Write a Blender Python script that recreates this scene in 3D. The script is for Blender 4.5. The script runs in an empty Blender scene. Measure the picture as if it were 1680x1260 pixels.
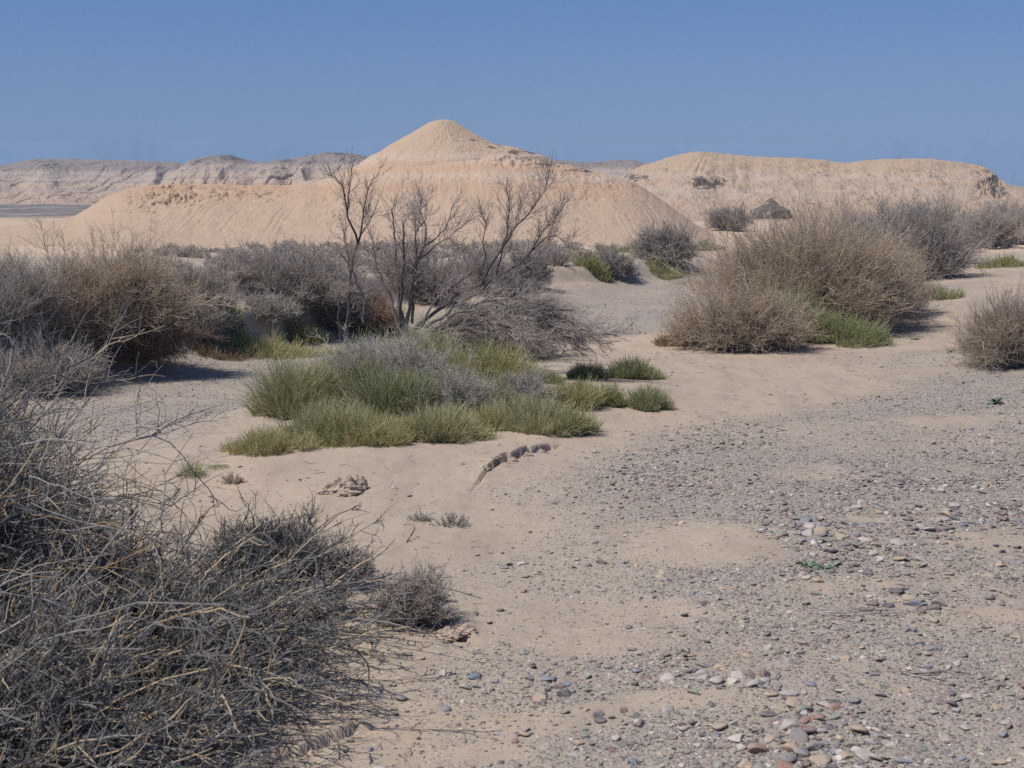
import bpy, math
import numpy as np

S = bpy.context.scene
COL = S.collection
R = math.radians

# ------------------------------------------------------------------ camera
F = 2308.0                    # focal length in photo pixels (1680 wide)
CAMZ = 1.70
PITCH = math.atan((630 - 318) / F)
cd = bpy.data.cameras.new('camera'); cam = bpy.data.objects.new('camera', cd); COL.objects.link(cam)
cam.location = (0, 0, CAMZ)
cam.rotation_euler = (math.pi / 2 - PITCH, 0, 0)
cd.sensor_width = 36; cd.lens = 36 * F / 1680
cd.clip_start = 0.05; cd.clip_end = 40000
cd.dof.use_dof = True; cd.dof.focus_distance = 13.0; cd.dof.aperture_fstop = 11
S.camera = cam

# ------------------------------------------------------------------ sky, sun, exposure
SUN_EL, SUN_AZ = 60.0, -112.0      # azimuth measured from +Y towards +X: the sun is on the left
w = bpy.data.worlds.new('World'); S.world = w; w.use_nodes = True
nt = w.node_tree; nt.nodes.clear()
sky = nt.nodes.new('ShaderNodeTexSky'); sky.sky_type = 'NISHITA'; sky.sun_disc = False
sky.sun_elevation = R(SUN_EL); sky.sun_rotation = R(SUN_AZ)
sky.altitude = 900; sky.air_density = 1.0; sky.dust_density = 0.3; sky.ozone_density = 1.5
tint = nt.nodes.new('ShaderNodeMix'); tint.data_type = 'RGBA'; tint.blend_type = 'MULTIPLY'
tint.inputs[0].default_value = 1.0
# the air is clearer higher up: deeper blue with height above the horizon
tc = nt.nodes.new('ShaderNodeTexCoord'); sxyz = nt.nodes.new('ShaderNodeSeparateXYZ'); nt.links.new(tc.outputs['Generated'], sxyz.inputs[0])
mr = nt.nodes.new('ShaderNodeMapRange'); mr.inputs[1].default_value = 0.02; mr.inputs[2].default_value = 0.30; nt.links.new(sxyz.outputs[2], mr.inputs[0])
sk = nt.nodes.new('ShaderNodeMix'); sk.data_type = 'RGBA'; nt.links.new(mr.outputs[0], sk.inputs[0])
sk.inputs[6].default_value = (0.41, 0.49, 0.70, 1); sk.inputs[7].default_value = (0.255, 0.62, 1.08, 1); 
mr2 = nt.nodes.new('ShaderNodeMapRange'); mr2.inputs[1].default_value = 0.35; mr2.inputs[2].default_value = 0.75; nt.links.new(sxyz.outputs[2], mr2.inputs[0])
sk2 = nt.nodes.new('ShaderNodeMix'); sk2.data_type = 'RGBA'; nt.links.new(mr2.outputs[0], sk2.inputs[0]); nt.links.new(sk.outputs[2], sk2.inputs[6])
sk2.inputs[7].default_value = (0.95, 0.98, 1.05, 1); nt.links.new(sk2.outputs[2], tint.inputs[7])  # overhead the tint turns lighter again, added as fill light for the shadows
bg = nt.nodes.new('ShaderNodeBackground'); bg.inputs[1].default_value = 0.095
out = nt.nodes.new('ShaderNodeOutputWorld')
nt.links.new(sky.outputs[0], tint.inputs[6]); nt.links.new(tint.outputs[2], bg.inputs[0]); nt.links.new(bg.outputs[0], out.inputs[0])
sl = bpy.data.lights.new('sun', 'SUN'); so = bpy.data.objects.new('sun', sl); COL.objects.link(so)
sl.energy = 4.45; sl.angle = R(0.5); sl.color = (1.0, 0.95, 0.88)
az = R(SUN_AZ); el = R(SUN_EL)
from mathutils import Vector
sd = Vector((math.sin(az) * math.cos(el), math.cos(az) * math.cos(el), math.sin(el)))
so.rotation_euler = sd.to_track_quat('Z', 'Y').to_euler()
S.view_settings.view_transform = 'Standard'; S.view_settings.look = 'None'
S.view_settings.exposure = 0.0; S.view_settings.gamma = 1.0
S.render.engine = 'CYCLES'
S.cycles.max_bounces = 5; S.cycles.diffuse_bounces = 3; S.cycles.volume_bounces = 1
S.cycles.use_denoising = False

# ------------------------------------------------------------------ numpy helpers
def _h(xi, yi, s):
    h = (xi * 374761393 + yi * 668265263 + s * 974634777) & 0xffffffff
    h = ((h ^ (h >> 13)) * 1274126177) & 0xffffffff
    h = ((h ^ (h >> 16)) * 2246822519) & 0xffffffff
    return (h ^ (h >> 15)) / 4294967296.0

def vn(x, y, s=0):
    x = np.asarray(x, float); y = np.asarray(y, float)
    xi = np.floor(x).astype(np.int64); yi = np.floor(y).astype(np.int64)
    fx = x - xi; fy = y - yi
    fx = fx * fx * (3 - 2 * fx); fy = fy * fy * (3 - 2 * fy)
    a = _h(xi, yi, s); b = _h(xi + 1, yi, s); c = _h(xi, yi + 1, s); d = _h(xi + 1, yi + 1, s)
    return (a + (b - a) * fx) * (1 - fy) + (c + (d - c) * fx) * fy      # 0..1

def fbm(x, y, o=4, s=0, g=0.5):
    v = 0; a = 1; t = 0
    for i in range(o):
        v = v + a * (vn(x * 2 ** i + 17.3 * i, y * 2 ** i - 9.1 * i, s + i) * 2 - 1); t += a; a *= g
    return v / t

def ridged(x, y, o=3, s=0, g=0.5):
    v = 0; a = 1; t = 0
    for i in range(o):
        v = v + a * (1 - np.abs(vn(x * 2 ** i + 5.7 * i, y * 2 ** i + 3.3 * i, s + i) * 2 - 1)); t += a; a *= g
    return v / t

def ss(a, b, x):
    t = np.clip((x - a) / (b - a), 0, 1); return t * t * (3 - 2 * t)

def ray(px, py):
    """world direction of photo pixel (y component 1)"""
    cx = (px - 840) / F; cy = -(py - 630) / F
    c, s = math.cos(PITCH), math.sin(PITCH)
    y = c + cy * s; z = -s + cy * c
    return cx / y, z / y

def zplane(px, py, z):
    u, k = ray(px, py); d = (z - CAMZ) / k
    return (u * d, d)

def at_depth(px, py, d):
    u, k = ray(px, py); return np.array([u * d, d, CAMZ + k * d])

def to_px(x, y, z):
    c, s = math.cos(PITCH), math.sin(PITCH)
    dz = z - CAMZ
    fw = y * c - dz * s; up = y * s + dz * c
    fw = np.maximum(fw, 1e-3)
    return 840 + F * x / fw, 630 - F * up / fw

# ------------------------------------------------------------------ ground relief
BANK = np.array([zplane(*p, -0.2) for p in [(-500, 700), (-150, 655), (60, 632), (200, 610), (330, 592), (430, 572), (530, 552), (700, 522), (860, 492), (905, 480), (1000, 470), (1140, 462)]] + [(12.0, 36.0), (30, 52)])
def bank_side(x, y):
    """distance beyond the far bank line (positive = beyond)"""
    yb = np.interp(x, BANK[:, 0], BANK[:, 1])
    sl = np.interp(x, [-9, -3, 0, 2, 6], [0.85, 0.8, 0.62, 0.75, 0.8])
    return (y - yb) * sl
CH = np.array([zplane(*p, -0.2) for p in [(-700, 800), (-100, 720), (150, 680), (300, 650), (450, 615), (600, 580), (800, 555), (960, 545), (1050, 510), (1080, 490)]] + [(5.5, 33), (14, 44)])
def segdist(x, y, P):
    best = None
    for (ax, ay), (bx, by) in zip(P[:-1], P[1:]):
        dx, dy = bx - ax, by - ay
        t = np.clip(((x - ax) * dx + (y - ay) * dy) / (dx * dx + dy * dy), 0, 1)
        q = np.hypot(x - ax - t * dx, y - ay - t * dy)
        best = q if best is None else np.minimum(best, q)
    return best
LANE = np.array([zplane(*p, 0) for p in [(560, 1400), (560, 1180), (640, 1020), (760, 880), (800, 790), (1000, 705), (1200, 640), (1400, 590), (1560, 530), (1600, 480), (1640, 460)]])
EDGE = np.array([zplane(*p, 0) for p in [(640, 1290), (700, 1200), (770, 1110), (815, 1000), (880, 870), (900, 790), (1010, 730), (1230, 690), (1440, 650), (1560, 600), (1700, 560), (1900, 520)]])
def bar_side(x, y):
    """positive on the gravel bar (to the right of its edge)"""
    xe = np.interp(y, EDGE[:, 1], EDGE[:, 0])
    return (x - xe)
MOUND = zplane(660, 655, 0.1)
CRK = [zplane(*p, 0.03) for p in [(762, 812), (782, 788), (800, 770), (830, 757), (866, 744), (925, 732)]]
CRK2 = [zplane(*p, 0.0) for p in [(430, 1262), (500, 1240), (545, 1222), (580, 1210), (640, 1192)]]
CRK3 = [zplane(*p, 0.0) for p in [(720, 1060), (750, 1050), (790, 1058)]]

def scarp(x, y, P, hgt, fall=0.55, jit=0.03, s=71, deep=0.05):
    """a small broken step: ground lifted on the far side of the polyline, dropping sharply on the near side"""
    P = np.array(P)
    yy = np.interp(x, P[:, 0], P[:, 1], left=np.nan, right=np.nan)
    j = (vn(x * 14, y * 3, s) - 0.5) * 2 * jit + (vn(x * 40, y * 9, s + 1) - 0.5) * jit
    d = y - (yy + j)
    L = P[-1, 0] - P[0, 0]
    t = (x - P[0, 0]) / L
    env = ss(0, 0.35, t) * ss(1.0, 0.72, t)
    up = ss(-0.008, 0.008, d) * np.exp(-np.maximum(d, 0) / fall)
    wd = 0.05 + 0.05 * vn(x * 11, y * 0, s + 3)
    dn = ss(-wd - 0.04, -wd * 0.5, d) * (1 - ss(-0.008, 0.004, d))
    r = (up * hgt - dn * deep) * env
    return np.where(np.isnan(r), 0, r)

def hfun(x, y, fine=True):
    x = np.asarray(x, float); y = np.asarray(y, float)
    far = ss(30, 80, y)
    z = 0.05 * fbm(x * 0.25, y * 0.25, 3, 3) * (1 + 2 * far)
    z = z - 0.5 * ss(24, 60, y)
    z = z + far * 0.35 * fbm(x * 0.03, y * 0.03, 3, 9)
    # wash channel
    dch = segdist(x, y, CH) + 0.3 * fbm(x * 0.6, y * 0.6, 2, 21)
    z = z - 0.22 * (1 - ss(1.0, 2.4, dch)) * ss(60, 35, y)
    # far bank, undercut and lumpy
    b = bank_side(x, y) + 0.35 * fbm(x * 0.8, y * 0.8, 3, 5)
    bh = 0.45 * ss(-0.2, 0.35, b) * np.interp(x, [-6, -1, 2, 5, 9], [1.0, 0.85, 0.5, 0.45, 0.1])
    z = z + bh * (1 - ss(8, 30, b)) + 0.10 * ss(0, 1.5, b) * fbm(x * 1.4, y * 1.4, 3, 15) * (1 - far)
    # gravel bar, a little higher
    gb = bar_side(x, y)
    z = z + 0.09 * ss(-0.4, 1.6, gb + 0.3 * fbm(x, y, 2, 31)) * ss(-2, 3, y) * ss(40, 22, y)
    z = z + 0.25 * ss(4.2, 9, x) * ss(12, 20, y) * ss(60, 30, y)
    # mounds under the vegetation
    mx, my = MOUND
    q = np.hypot((x - mx) / 1.75, (y - my - 0.35) / 1.35)
    z = z + 0.26 * np.exp(-q * q * 1.3)
    for (bx, by, rx, ry, hh) in MOUNDS:
        q = np.hypot((x - bx) / rx, (y - by) / ry); z = z + hh * np.exp(-q * q)
    z = z + scarp(x, y, CRK, 0.035, 0.7, .045, 71, 0.085) + scarp(x, y, CRK2, 0.02, 0.3, 0.03, 91, .018) + scarp(x, y, CRK3, 0.02, 0.2, 0.02, 95, .025)
    if fine:
        near = ss(60, 12, y)
        z = z + near * (0.012 * fbm(x * 2.2, y * 2.2, 3, 41) + 0.004 * fbm(x * 9, y * 9, 3, 43))
        g = gravel_mask(x, y)
        z = z + near * g * 0.006 * fbm(x * 28, y * 28, 2, 47)
    return z

SANDP = [zplane(*p[:2], 0.05) + tuple(p[2:]) for p in [(1130, 890, .42, .42), (1190, 910, .3, .3), (1060, 1010, .34, .26), (1010, 1045, .25, .16), (1570, 912, .4, .2), (1420, 865, .3, .16), (1500, 700, .5, .4), (1130, 1150, .22, .09), (1630, 1030, .16, .1), (900, 1180, .25, .12), (1640, 690, .5, .3), (1340, 980, .25, .12), (1320, 790, .35, .25), (820, 1230, .2, .1)]]
def gravel_mask(x, y):
    gb = bar_side(x, y) + 0.45 * fbm(x * 1.1, y * 1.5, 4, 51)
    g = ss(-0.45, 0.75, gb) * (1 - ss(16, 21, y + 0.6 * x * 0))
    for (sx, sy, rx, ry) in SANDP:
        q = np.hypot((x - sx) / rx, (y - sy) / ry) + 1.1 * fbm(x * 2.2, y * 3.2, 4, 53) + .35 * fbm(x * 9, y * 12, 3, 54)
        g = g * (.22 + .78 * ss(0.3, 1.3, q))
    g = g * (0.55 + 0.45 * ss(-0.35, 0.1, fbm(x * 1.1, y * 1.1, 3, 55)))
    dch = segdist(x, y, CH) + 0.5 * fbm(x * 0.9, y * 0.9, 2, 57)
    c = (1 - ss(1.3, 2.5, dch)) * 0.95 * (0.6 + 0.4 * ss(-0.3, 0.25, fbm(x * 0.8, y * 1.6, 3, 59))) * (1 - ss(30, 45, y))
    r = 0.5 * ss(2.8, 4.5, x) * (1 - ss(24, 30, y)) * ss(12, 14, y) * ss(-.2, .3, fbm(x * .7, y * .7, 3, 61))
    return np.maximum(np.maximum(g, c), r)

MOUNDS = []
def mnd(px, py, rx, ry, hh):
    MOUNDS.append(zplane(px, py, 0.0) + (rx, ry, hh))
mnd(1330, 520, 1.9, 1.3, 0.22); mnd(1210, 560, 1.2, 0.6, 0.12); mnd(1500, 440, 2.4, 2.0, 0.25); mnd(1660, 590, 0.8, 0.6, 0.12)
mnd(130, 560, 2.2, 1.2, 0.12); mnd(480, 505, 2.0, 1.5, 0.2); mnd(530, 985, 0.28, 0.2, 0.10); mnd(640, 760, 1.6, 0.9, 0.10)
mnd(150, 1000, 1.3, 1.0, 0.12); mnd(1085, 445, 2.2, 2.0, 0.3); mnd(1065, 665, 0.45, 0.3, 0.05)

def at(px, py, dz=0.0):
    """where the sight line of a photo pixel meets the ground"""
    u, k = ray(px, py)
    d = np.concatenate([np.arange(2.5, 60, 0.02), np.arange(60, 900, 0.5)])
    hh = hfun(u * d, d, False) + dz
    m = CAMZ + k * d < hh
    i = int(np.argmax(m)) if m.any() else len(d) - 1
    return np.array([u * d[i], d[i], hh[i] - dz])

# ------------------------------------------------------------------ mesh helpers
def mesh(name, V, Fc, mat=None, parent=None, attrs=None, smooth=False, loc=None):
    V = np.asarray(V, np.float32); Fc = np.asarray(Fc, np.int32)
    if loc is not None: V = V - np.asarray(loc, np.float32)
    me = bpy.data.meshes.new(name)
    n, k = Fc.shape
    me.vertices.add(len(V)); me.vertices.foreach_set('co', V.ravel())
    me.loops.add(n * k); me.loops.foreach_set('vertex_index', Fc.ravel())
    me.polygons.add(n); me.polygons.foreach_set('loop_start', np.arange(0, n * k, k, dtype=np.int32))
    try: me.polygons.foreach_set('loop_total', np.full(n, k, np.int32))
    except Exception: pass
    if smooth: me.polygons.foreach_set('use_smooth', np.ones(n, bool))
    for an, av in (attrs or {}).items():
        av = np.asarray(av, np.float32)
        if av.ndim == 1:
            a = me.attributes.new(an, 'FLOAT', 'POINT'); a.data.foreach_set('value', av)
        else:
            a = me.attributes.new(an, 'FLOAT_COLOR', 'POINT'); a.data.foreach_set('color', av.ravel())
    me.update(calc_edges=True)
    o = bpy.data.objects.new(name, me); COL.objects.link(o)
    if mat: me.materials.append(mat)
    if parent: o.parent = parent
    if loc is not None and not parent: o.location = loc
    return o

def empty(name, loc):
    o = bpy.data.objects.new(name, None); COL.objects.link(o); o.location = loc; o.empty_display_size = 0.1
    return o

def tag(o, label=None, cat=None, group=None, kind=None):
    if label: o['label'] = label
    if cat: o['category'] = cat
    if group: o['group'] = group
    if kind: o['kind'] = kind
    return o

def grid_faces(nr, nc):
    i = np.arange(nr - 1)[:, None] * nc + np.arange(nc - 1)[None, :]
    i = i.ravel(); return np.stack([i, i + 1, i + nc + 1, i + nc], 1)

# ------------------------------------------------------------------ materials
def newmat(name, rough=0.9):
    m = bpy.data.materials.new(name); m.use_nodes = True
    b = m.node_tree.nodes['Principled BSDF']; b.inputs['Roughness'].default_value = rough
    b.inputs['Specular IOR Level'].default_value = 0.15
    return m, m.node_tree, b
def N(t, ty, **kw):
    n = t.nodes.new(ty)
    for k, v in kw.items(): setattr(n, k, v)
    return n
def ramp(t, stops, interp='LINEAR'):
    r = t.nodes.new('ShaderNodeValToRGB'); cr = r.color_ramp; cr.interpolation = interp
    while len(cr.elements) > 1: cr.elements.remove(cr.elements[-1])
    cr.elements[0].position = stops[0][0]; cr.elements[0].color = tuple(stops[0][1]) + (1,)
    for p, c in stops[1:]:
        e = cr.elements.new(p); e.color = tuple(c) + (1,)
    return r
def mixc(t, fac, a, b, bt='MIX'):
    m = t.nodes.new('ShaderNodeMix'); m.data_type = 'RGBA'; m.blend_type = bt
    for s, v in ((m.inputs[0], fac), (m.inputs[6], a), (m.inputs[7], b)):
        if hasattr(v, 'is_linked') or hasattr(v, 'links'): t.links.new(v, s)
        elif isinstance(v, (int, float)): s.default_value = v
        else: s.default_value = tuple(v) + (1,)
    return m.outputs[2]
def mth(t, op, a, b=0.0, clamp=False):
    m = t.nodes.new('ShaderNodeMath'); m.operation = op; m.use_clamp = clamp
    for s, v in ((m.inputs[0], a), (m.inputs[1], b)):
        if isinstance(v, (int, float)): s.default_value = v
        else: t.links.new(v, s)
    return m.outputs[0]
def noise(t, co, scale, detail=4, rough=0.6):
    n = N(t, 'ShaderNodeTexNoise'); n.inputs['Scale'].default_value = scale; n.inputs['Detail'].default_value = detail
    n.inputs['Roughness'].default_value = rough; t.links.new(co, n.inputs['Vector']); return n.outputs[0]
def attr(t, name): 
    n = N(t, 'ShaderNodeAttribute'); n.attribute_name = name; return n

SAND = (0.41, 0.325, 0.258)
def ground_material():
    m, t, b = newmat('sand_and_gravel', 0.95)
    co = N(t, 'ShaderNodeNewGeometry').outputs['Position']
    g = attr(t, 'gravel').outputs['Fac']; dk = attr(t, 'dark').outputs['Fac']; pl = attr(t, 'peach').outputs['Fac']
    n1 = noise(t, co, 1.3, 5); n2 = noise(t, co, 9, 5, 0.65); n3 = noise(t, co, 160, 3, 0.7)
    base = ramp(t, [(0.3, (0.335, 0.262, 0.208)), (0.55, SAND), (0.75, (0.44, 0.335, 0.25))]); t.links.new(n1, base.inputs[0])
    c = mixc(t, 0.45, base.outputs[0], ramp_of(t, n2, [(0.3, (0.31, 0.25, 0.205)), (0.7, (0.43, 0.335, 0.26))]))
    c = mixc(t, 0.3, c, ramp_of(t, n3, [(0.35, (0.24, 0.19, 0.16)), (0.65, (0.50, 0.40, 0.32))]))
    mp = N(t, 'ShaderNodeMapping'); mp.inputs['Scale'].default_value = (2.2, 0.5, 1); mp.inputs['Rotation'].default_value = (0, 0, 0.5); t.links.new(co, mp.inputs[0])
    st = noise(t, mp.outputs[0], 2.0, 6, 0.7)
    c = mixc(t, 0.55, c, ramp_of(t, st, [(0.38, (0.80, 0.78, 0.78)), (0.5, (1, 1, 1)), (0.64, (1.12, 1.10, 1.06))]), 'MULTIPLY')
    c = mixc(t, mth(t, 'MULTIPLY', g, 0.75), c, (0.315, 0.268, 0.238))
    c = mixc(t, pl, c, (0.50, 0.365, 0.265))
    # grit: small grains, each with its own colour
    def grit(scale, dens):
        v = N(t, 'ShaderNodeTexVoronoi'); v.inputs['Scale'].default_value = scale; t.links.new(co, v.inputs['Vector'])
        sp = N(t, 'ShaderNodeSeparateColor'); t.links.new(v.outputs['Color'], sp.inputs[0])
        col = ramp_of(t, sp.outputs[0], [(0.0, (0.13, 0.12, 0.125)), (0.22, (0.24, 0.19, 0.18)), (0.4, (0.30, 0.27, 0.25)), (0.55, (0.17, 0.175, 0.175)), (0.7, (0.42, 0.35, 0.29)), (0.88, (0.52, 0.46, 0.40))], 'CONSTANT')
        pick = mth(t, 'GREATER_THAN', mth(t, 'ADD', mth(t, 'MULTIPLY', g, dens), 0.04), sp.outputs[1])
        core = mth(t, 'LESS_THAN', v.outputs['Distance'], 0.42)
        return col, mth(t, 'MULTIPLY', pick, core), v.outputs['Distance']
    c1, f1, d1 = grit(62, 0.6); c2, f2, d2 = grit(140, 0.85)
    c = mixc(t, f2, c, c2); c = mixc(t, f1, c, c1)
    # dark desert pavement far away
    nd = noise(t, co, 0.06, 5, 0.7)
    c = mixc(t, mth(t, 'MULTIPLY', dk, ramp_val(t, nd, 0.35, 0.5)), c, (0.15, 0.135, 0.13))
    c = mixc(t, 1.0, c, (1.03, 1.05, 1.02), 'MULTIPLY')
    t.links.new(c, b.inputs['Base Color'])
    bump = N(t, 'ShaderNodeBump'); bump.inputs['Strength'].default_value = 0.8; bump.inputs['Distance'].default_value = 0.012
    hgt = mth(t, 'ADD', mth(t, 'MULTIPLY', n2, 0.7), mth(t, 'MULTIPLY', n3, 0.25))
    hgt = mth(t, 'ADD', hgt, mth(t, 'MULTIPLY', f1, mth(t, 'SUBTRACT', 0.5, d1)))
    hgt = mth(t, 'ADD', hgt, mth(t, 'MULTIPLY', f2, mth(t, 'MULTIPLY', mth(t, 'SUBTRACT', 0.5, d2), 0.5)))
    t.links.new(hgt, bump.inputs['Height']); t.links.new(bump.outputs[0], b.inputs['Normal'])
    return m
def ramp_of(t, v, stops, interp='LINEAR'):
    r = ramp(t, stops, interp); t.links.new(v, r.inputs[0]); return r.outputs[0]
def ramp_val(t, v, a, b):
    n = N(t, 'ShaderNodeMapRange'); n.inputs[1].default_value = a; n.inputs[2].default_value = b; t.links.new(v, n.inputs[0]); return n.outputs[0]

def hill_material(name, stops, zs, warp, dark=(0.10, 0.088, 0.085), tex=1.0, bumpd=0.12, mottle=0.35):
    """eroded clay: layers by height, mottled, with dark gravel where the attribute says so"""
    m, t, b = newmat(name, 0.95)
    geo = N(t, 'ShaderNodeNewGeometry'); co = geo.outputs['Position']
    sx = N(t, 'ShaderNodeSeparateXYZ'); t.links.new(co, sx.inputs[0])
    wn = noise(t, co, 0.09 * tex, 5); w2 = noise(t, co, 0.8 * tex, 4)
    z = mth(t, 'ADD', sx.outputs[2], mth(t, 'MULTIPLY', mth(t, 'SUBTRACT', wn, 0.5), warp))
    z = mth(t, 'ADD', z, mth(t, 'MULTIPLY', mth(t, 'SUBTRACT', w2, 0.5), warp * 0.5))
    c = ramp_of(t, ramp_val(t, z, zs[0], zs[1]), stops)
    n3 = noise(t, co, 2.6 * tex, 6, 0.7)
    c = mixc(t, mottle, c, mixc(t, n3, (0.55, 0.46, 0.38), (1.3, 1.25, 1.2), 'MIX'), 'MULTIPLY')
    dk = attr(t, 'dark').outputs['Fac']
    nn = noise(t, co, 1.6 * tex, 6, 0.75)
    f = ramp_val(t, mth(t, 'ADD', dk, mth(t, 'MULTIPLY', mth(t, 'SUBTRACT', nn, 0.5), 3.2)), 0.42, 0.55)
    f = mth(t, 'MULTIPLY', f, mth(t, 'GREATER_THAN', dk, 0.02))
    c = mixc(t, mth(t, 'MULTIPLY', f, 0.9), c, dark)
    t.links.new(c, b.inputs['Base Color'])
    bump = N(t, 'ShaderNodeBump'); bump.inputs['Strength'].default_value = 1.0; bump.inputs['Distance'].default_value = bumpd
    sc = N(t, 'ShaderNodeMapping'); sc.inputs['Scale'].default_value = (1, 0.35, 0.35); t.links.new(co, sc.inputs[0])
    n4 = noise(t, sc.outputs[0], 5.0 * tex, 5, 0.65)
    t.links.new(mth(t, 'ADD', n3, mth(t, 'MULTIPLY', n4, 0.8)), bump.inputs['Height']); t.links.new(bump.outputs[0], b.inputs['Normal'])
    return m

def stem_material(name, stops, rough=0.8, trans=0.0):
    m, t, b = newmat(name, rough)
    c = ramp_of(t, attr(t, 'tone').outputs['Fac'], stops)
    t.links.new(c, b.inputs['Base Color'])
    if trans:
        tr = N(t, 'ShaderNodeBsdfTranslucent'); t.links.new(c, tr.inputs[0])
        mx = N(t, 'ShaderNodeMixShader'); mx.inputs[0].default_value = trans
        t.links.new(b.outputs[0], mx.inputs[1]); t.links.new(tr.outputs[0], mx.inputs[2])
        t.links.new(mx.outputs[0], t.nodes['Material Output'].inputs[0])
    return m

M = {}
M['ground'] = ground_material()
M['tan'] = stem_material('dry_tan_twigs', [(0, (0.27, 0.23, 0.20)), (0.3, (0.53, 0.45, 0.37)), (0.65, (0.72, 0.60, 0.47)), (1, (0.84, 0.66, 0.43))], 0.8, 0.3)
M['grey'] = stem_material('weathered_grey_twigs', [(0, (0.25, 0.215, 0.195)), (0.35, (0.49, 0.435, 0.395)), (0.8, (0.66, 0.59, 0.53)), (1, (0.74, 0.60, 0.43))], 0.8, 0.3)
M['blue'] = stem_material('bleached_blue_grey_twigs', [(0, (0.27, 0.25, 0.22)), (0.5, (0.56, 0.52, 0.455)), (1, (0.72, 0.65, 0.55))], 0.8, 0.25)
M['brown'] = stem_material('reddish_brown_twigs', [(0, (0.18, 0.115, 0.085)), (0.5, (0.36, 0.24, 0.18)), (1, (0.52, 0.36, 0.25))])
M['thick'] = stem_material('foreground_twigs', [(0, (0.06, 0.058, 0.058)), (0.45, (0.185, 0.178, 0.172)), (0.8, (0.33, 0.31, 0.285)), (0.92, (0.48, 0.37, 0.24)), (1, (0.58, 0.43, 0.26))])
M['gold'] = stem_material('golden_dry_stems', [(0, (0.36, 0.25, 0.14)), (1, (0.62, 0.43, 0.22))])
M['white'] = stem_material('bleached_wood', [(0, (0.34, 0.31, 0.29)), (1, (0.55, 0.50, 0.46))])
M['bark'] = stem_material('dead_bark', [(0, (0.05, 0.043, 0.04)), (0.5, (0.12, 0.105, 0.10)), (1, (0.22, 0.19, 0.175))])
M['redtwig'] = stem_material('dead_reddish_twigs', [(0, (0.22, 0.18, 0.165)), (0.6, (0.38, 0.31, 0.28)), (1, (0.54, 0.45, 0.40))])
M['green'] = stem_material('green_stems', [(0, (0.26, 0.30, 0.15)), (0.35, (0.43, 0.47, 0.24)), (0.7, (0.58, 0.58, 0.33)), (1, (0.78, 0.68, 0.46))], 0.7, 0.38)
M['lime'] = stem_material('yellow_green_stems', [(0, (0.30, 0.33, 0.14)), (0.5, (0.52, 0.53, 0.25)), (1, (0.76, 0.66, 0.40))], 0.7, 0.35)
M['straw'] = stem_material('dry_straw', [(0, (0.30, 0.22, 0.13)), (0.6, (0.46, 0.35, 0.21)), (1, (0.60, 0.48, 0.31))], 0.8, 0.15)
M['leaf'] = stem_material('blue_green_leaves', [(0, (0.07, 0.13, 0.08)), (1, (0.16, 0.26, 0.17))], 0.6, 0.2)

# ------------------------------------------------------------------ ground sheet
def build_ground():
    rows = [-6.0]
    while rows[-1] < 2900:
        y = rows[-1]
        if y < 2.5: st = 0.25
        elif y < 11: st = 0.0125
        else: st = 0.0125 + (y - 11) * 0.0068
        rows.append(y + st)
    rows = np.array(rows)
    nc = 820
    s = np.linspace(-1, 1, nc)
    u = 0.47 * s + 1.3 * np.sign(s) * np.maximum(np.abs(s) - 0.9, 0) * 10 * 0.9
    wd = np.maximum(rows, 2.5) + 0.3
    X = u[None, :] * wd[:, None]; Y = np.repeat(rows[:, None], nc, 1)
    Z = hfun(X, Y)
    g = gravel_mask(X, Y)
    px, py = to_px(X, np.maximum(Y, 1), Z)
    dark = ss(115, 140, Y) * ss(1700, 900, Y) * ss(-12, -22, X + 0 * Y) * 0.95
    peach = 0.85 * ss(36, 52, Y + 3 * fbm(X * .2, Y * .2, 2, 77)) * (1 - ss(110, 140, Y)) + 0.3 * ss(0.2, 0.6, fbm(X * .7, Y * .7, 3, 79)) * (1 - g)
    V = np.stack([X, Y, Z], -1).reshape(-1, 3)
    o = mesh('ground', V, grid_faces(len(rows), nc), M['ground'], attrs={'gravel': g.ravel(), 'dark': np.clip(dark, 0, 1).ravel(), 'peach': np.clip(peach, 0, 1).ravel()}, smooth=True)
    tag(o, 'pale sandy desert floor with a dry wash and gravel bar', kind='structure')
build_ground()

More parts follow.
